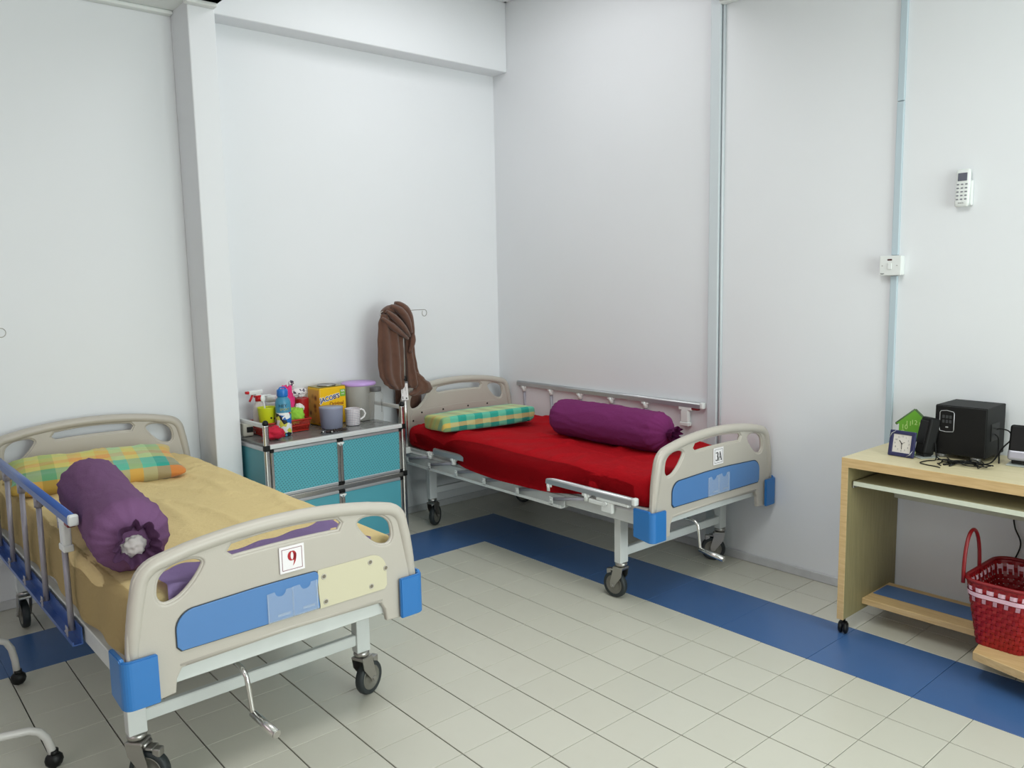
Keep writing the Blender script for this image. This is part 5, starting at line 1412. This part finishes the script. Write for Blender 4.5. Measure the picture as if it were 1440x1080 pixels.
# cords
def cord(name, label, pts, r=0.0022, m=None, parent=None):
    P = [Vector(p) for p in pts]; out = []
    for i in range(len(P)-1):
        p0, p1, p2, p3 = P[max(i-1, 0)], P[i], P[i+1], P[min(i+2, len(P)-1)]
        for k in range(8):
            u = k/8; out.append(0.5*((2*p1)+(-p0+p2)*u+(2*p0-5*p1+4*p2-p3)*u*u+(-p0+3*p1-3*p2+p3)*u**3))
    out.append(P[-1]); mb = MB(); mb.tube(out, r, 6); o = mb.build(name, m or BLK)
    return tag(o, label, 'cable')
z = ZD+0.003
cord('speaker_cable', 'thin black cable looping on the desk in front of the speakers', [(0.535, -2.265, z+0.06), (0.520, -2.275, z+0.02), (0.490, -2.285, z), (0.455, -2.268, z), (0.405, -2.262, z), (0.385, -2.290, z), (0.378, -2.335, z), (0.368, -2.350, z)])
cord('speaker_cable', 'black cable trailing from the left satellite towards the pile', [(0.545, -2.262, z+0.05), (0.505, -2.284, z+0.012), (0.485, -2.315, z+0.004), (0.440, -2.320, z), (0.418, -2.322, z+0.004), (0.405, -2.340, z)])
rnd = random.Random(3)
t = thing('cable_pile', 'tangled pile of black audio cables in front of the subwoofer', 'cable', (0.49, -2.40, ZD))
for k in range(7):
    pts = [(rnd.uniform(-0.045, 0.02), -0.085+0.17*i/7+rnd.uniform(-0.02, 0.02), 0.004+rnd.uniform(0, 0.016)) for i in range(8)]
    P = [Vector(p) for p in pts]; out = []
    for i in range(len(P)-1):
        p0, p1, p2, p3 = P[max(i-1, 0)], P[i], P[i+1], P[min(i+2, len(P)-1)]
        for q_ in range(7):
            u = q_/7; out.append(0.5*((2*p1)+(-p0+p2)*u+(2*p0-5*p1+4*p2-p3)*u*u+(-p0+3*p1-3*p2+p3)*u**3))
    mb = MB(); mb.tube(out, 0.0022, 6); part(mb, 'cable_strand', BLK, t)
mb = MB(); mb.cyl((-0.035, 0.045, 0.005), (-0.062, 0.060, 0.004), 0.0035, 8); mb.cyl((-0.03, 0.03, 0.006), (-0.07, 0.035, 0.004), 0.0035, 8); part(mb, 'jack_plug', BLK, t)
cord('speaker_cable', 'black cable looping from the subwoofer side to the right satellite', [(0.66, -2.444, 0.885), (0.665, -2.462, 0.888), (0.67, -2.488, 0.878), (0.66, -2.496, 0.850), (0.640, -2.478, 0.820), (0.632, -2.468, 0.795), (0.625, -2.470, 0.772), (0.60, -2.478, z)], 0.0028)
cord('speaker_cable', 'black cable dropping down the subwoofer side to the desk', [(0.64, -2.445, 0.868), (0.640, -2.458, 0.855), (0.638, -2.462, 0.82), (0.625, -2.462, 0.785), (0.580, -2.455, z), (0.53, -2.44, z), (0.50, -2.425, z)], 0.0028)
cord('power_cord', 'black cord hanging on the wall behind the woven basket', [(0.785, -2.475, 0.72), (0.786, -2.480, 0.56), (0.787, -2.490, 0.47), (0.787, -2.515, 0.40), (0.786, -2.490, 0.30), (0.786, -2.480, 0.15), (0.780, -2.482, 0.02)], 0.003)

# ---- white tubular stand at the left edge
t = thing('tubular_stand', 'white bent tube stand on black feet at the lower left edge', 'stand', (-2.75, -0.45, 0))
def loc_(p): return (p[0]+2.75, p[1]+0.45, p[2])
WT = mat('white_painted_tube', rgb(196, 194, 190), 0.35)
mb = MB(); mb.tube([loc_(p) for p in [(-2.385, -0.100, 0.045), (-2.388, -0.100, 0.100), (-2.396, -0.100, 0.150), (-2.412, -0.100, 0.182), (-2.440, -0.100, 0.197), (-2.50, -0.10, 0.200), (-2.78, -0.10, 0.200)]], 0.0125, 14); part(mb, 'bent_tube', WT, t)
mb = MB(); mb.tube([loc_(p) for p in [(-2.404, -0.805, 0.045), (-2.408, -0.805, 0.070), (-2.418, -0.805, 0.108), (-2.436, -0.805, 0.134), (-2.462, -0.805, 0.148), (-2.54, -0.805, 0.158), (-2.78, -0.80, 0.175)]], 0.0125, 14); part(mb, 'bent_tube', WT, t)
mb = MB(); mb.tube([loc_(p) for p in [(-2.78, -0.10, 0.200), (-2.80, -0.12, 0.2), (-2.80, -0.78, 0.175), (-2.78, -0.80, 0.175)]], 0.0125, 12); mb.cyl(loc_((-2.80, -0.45, 0.19)), loc_((-2.80, -0.45, 0.75)), 0.016, 12); part(mb, 'rear_tube', WT, t)
for (x, y) in ((-2.383, -0.100), (-2.402, -0.805)):
    mb = MB(); c = loc_((x, y, 0.028)); mb.ball(c, 0.028, 2, (1, 0.8, 1)); mb.cyl((c[0], c[1], 0.045), (c[0], c[1], 0.062), 0.015, 12)
    part(mb, 'foot', BLK, t, 'black round foot')
mb = MB(); mb.cyl(loc_((-2.80, -0.12, 0.0)), loc_((-2.80, -0.12, 0.2)), 0.012, 10); mb.cyl(loc_((-2.80, -0.78, 0.0)), loc_((-2.80, -0.78, 0.175)), 0.012, 10); part(mb, 'rear_leg', WT, t)
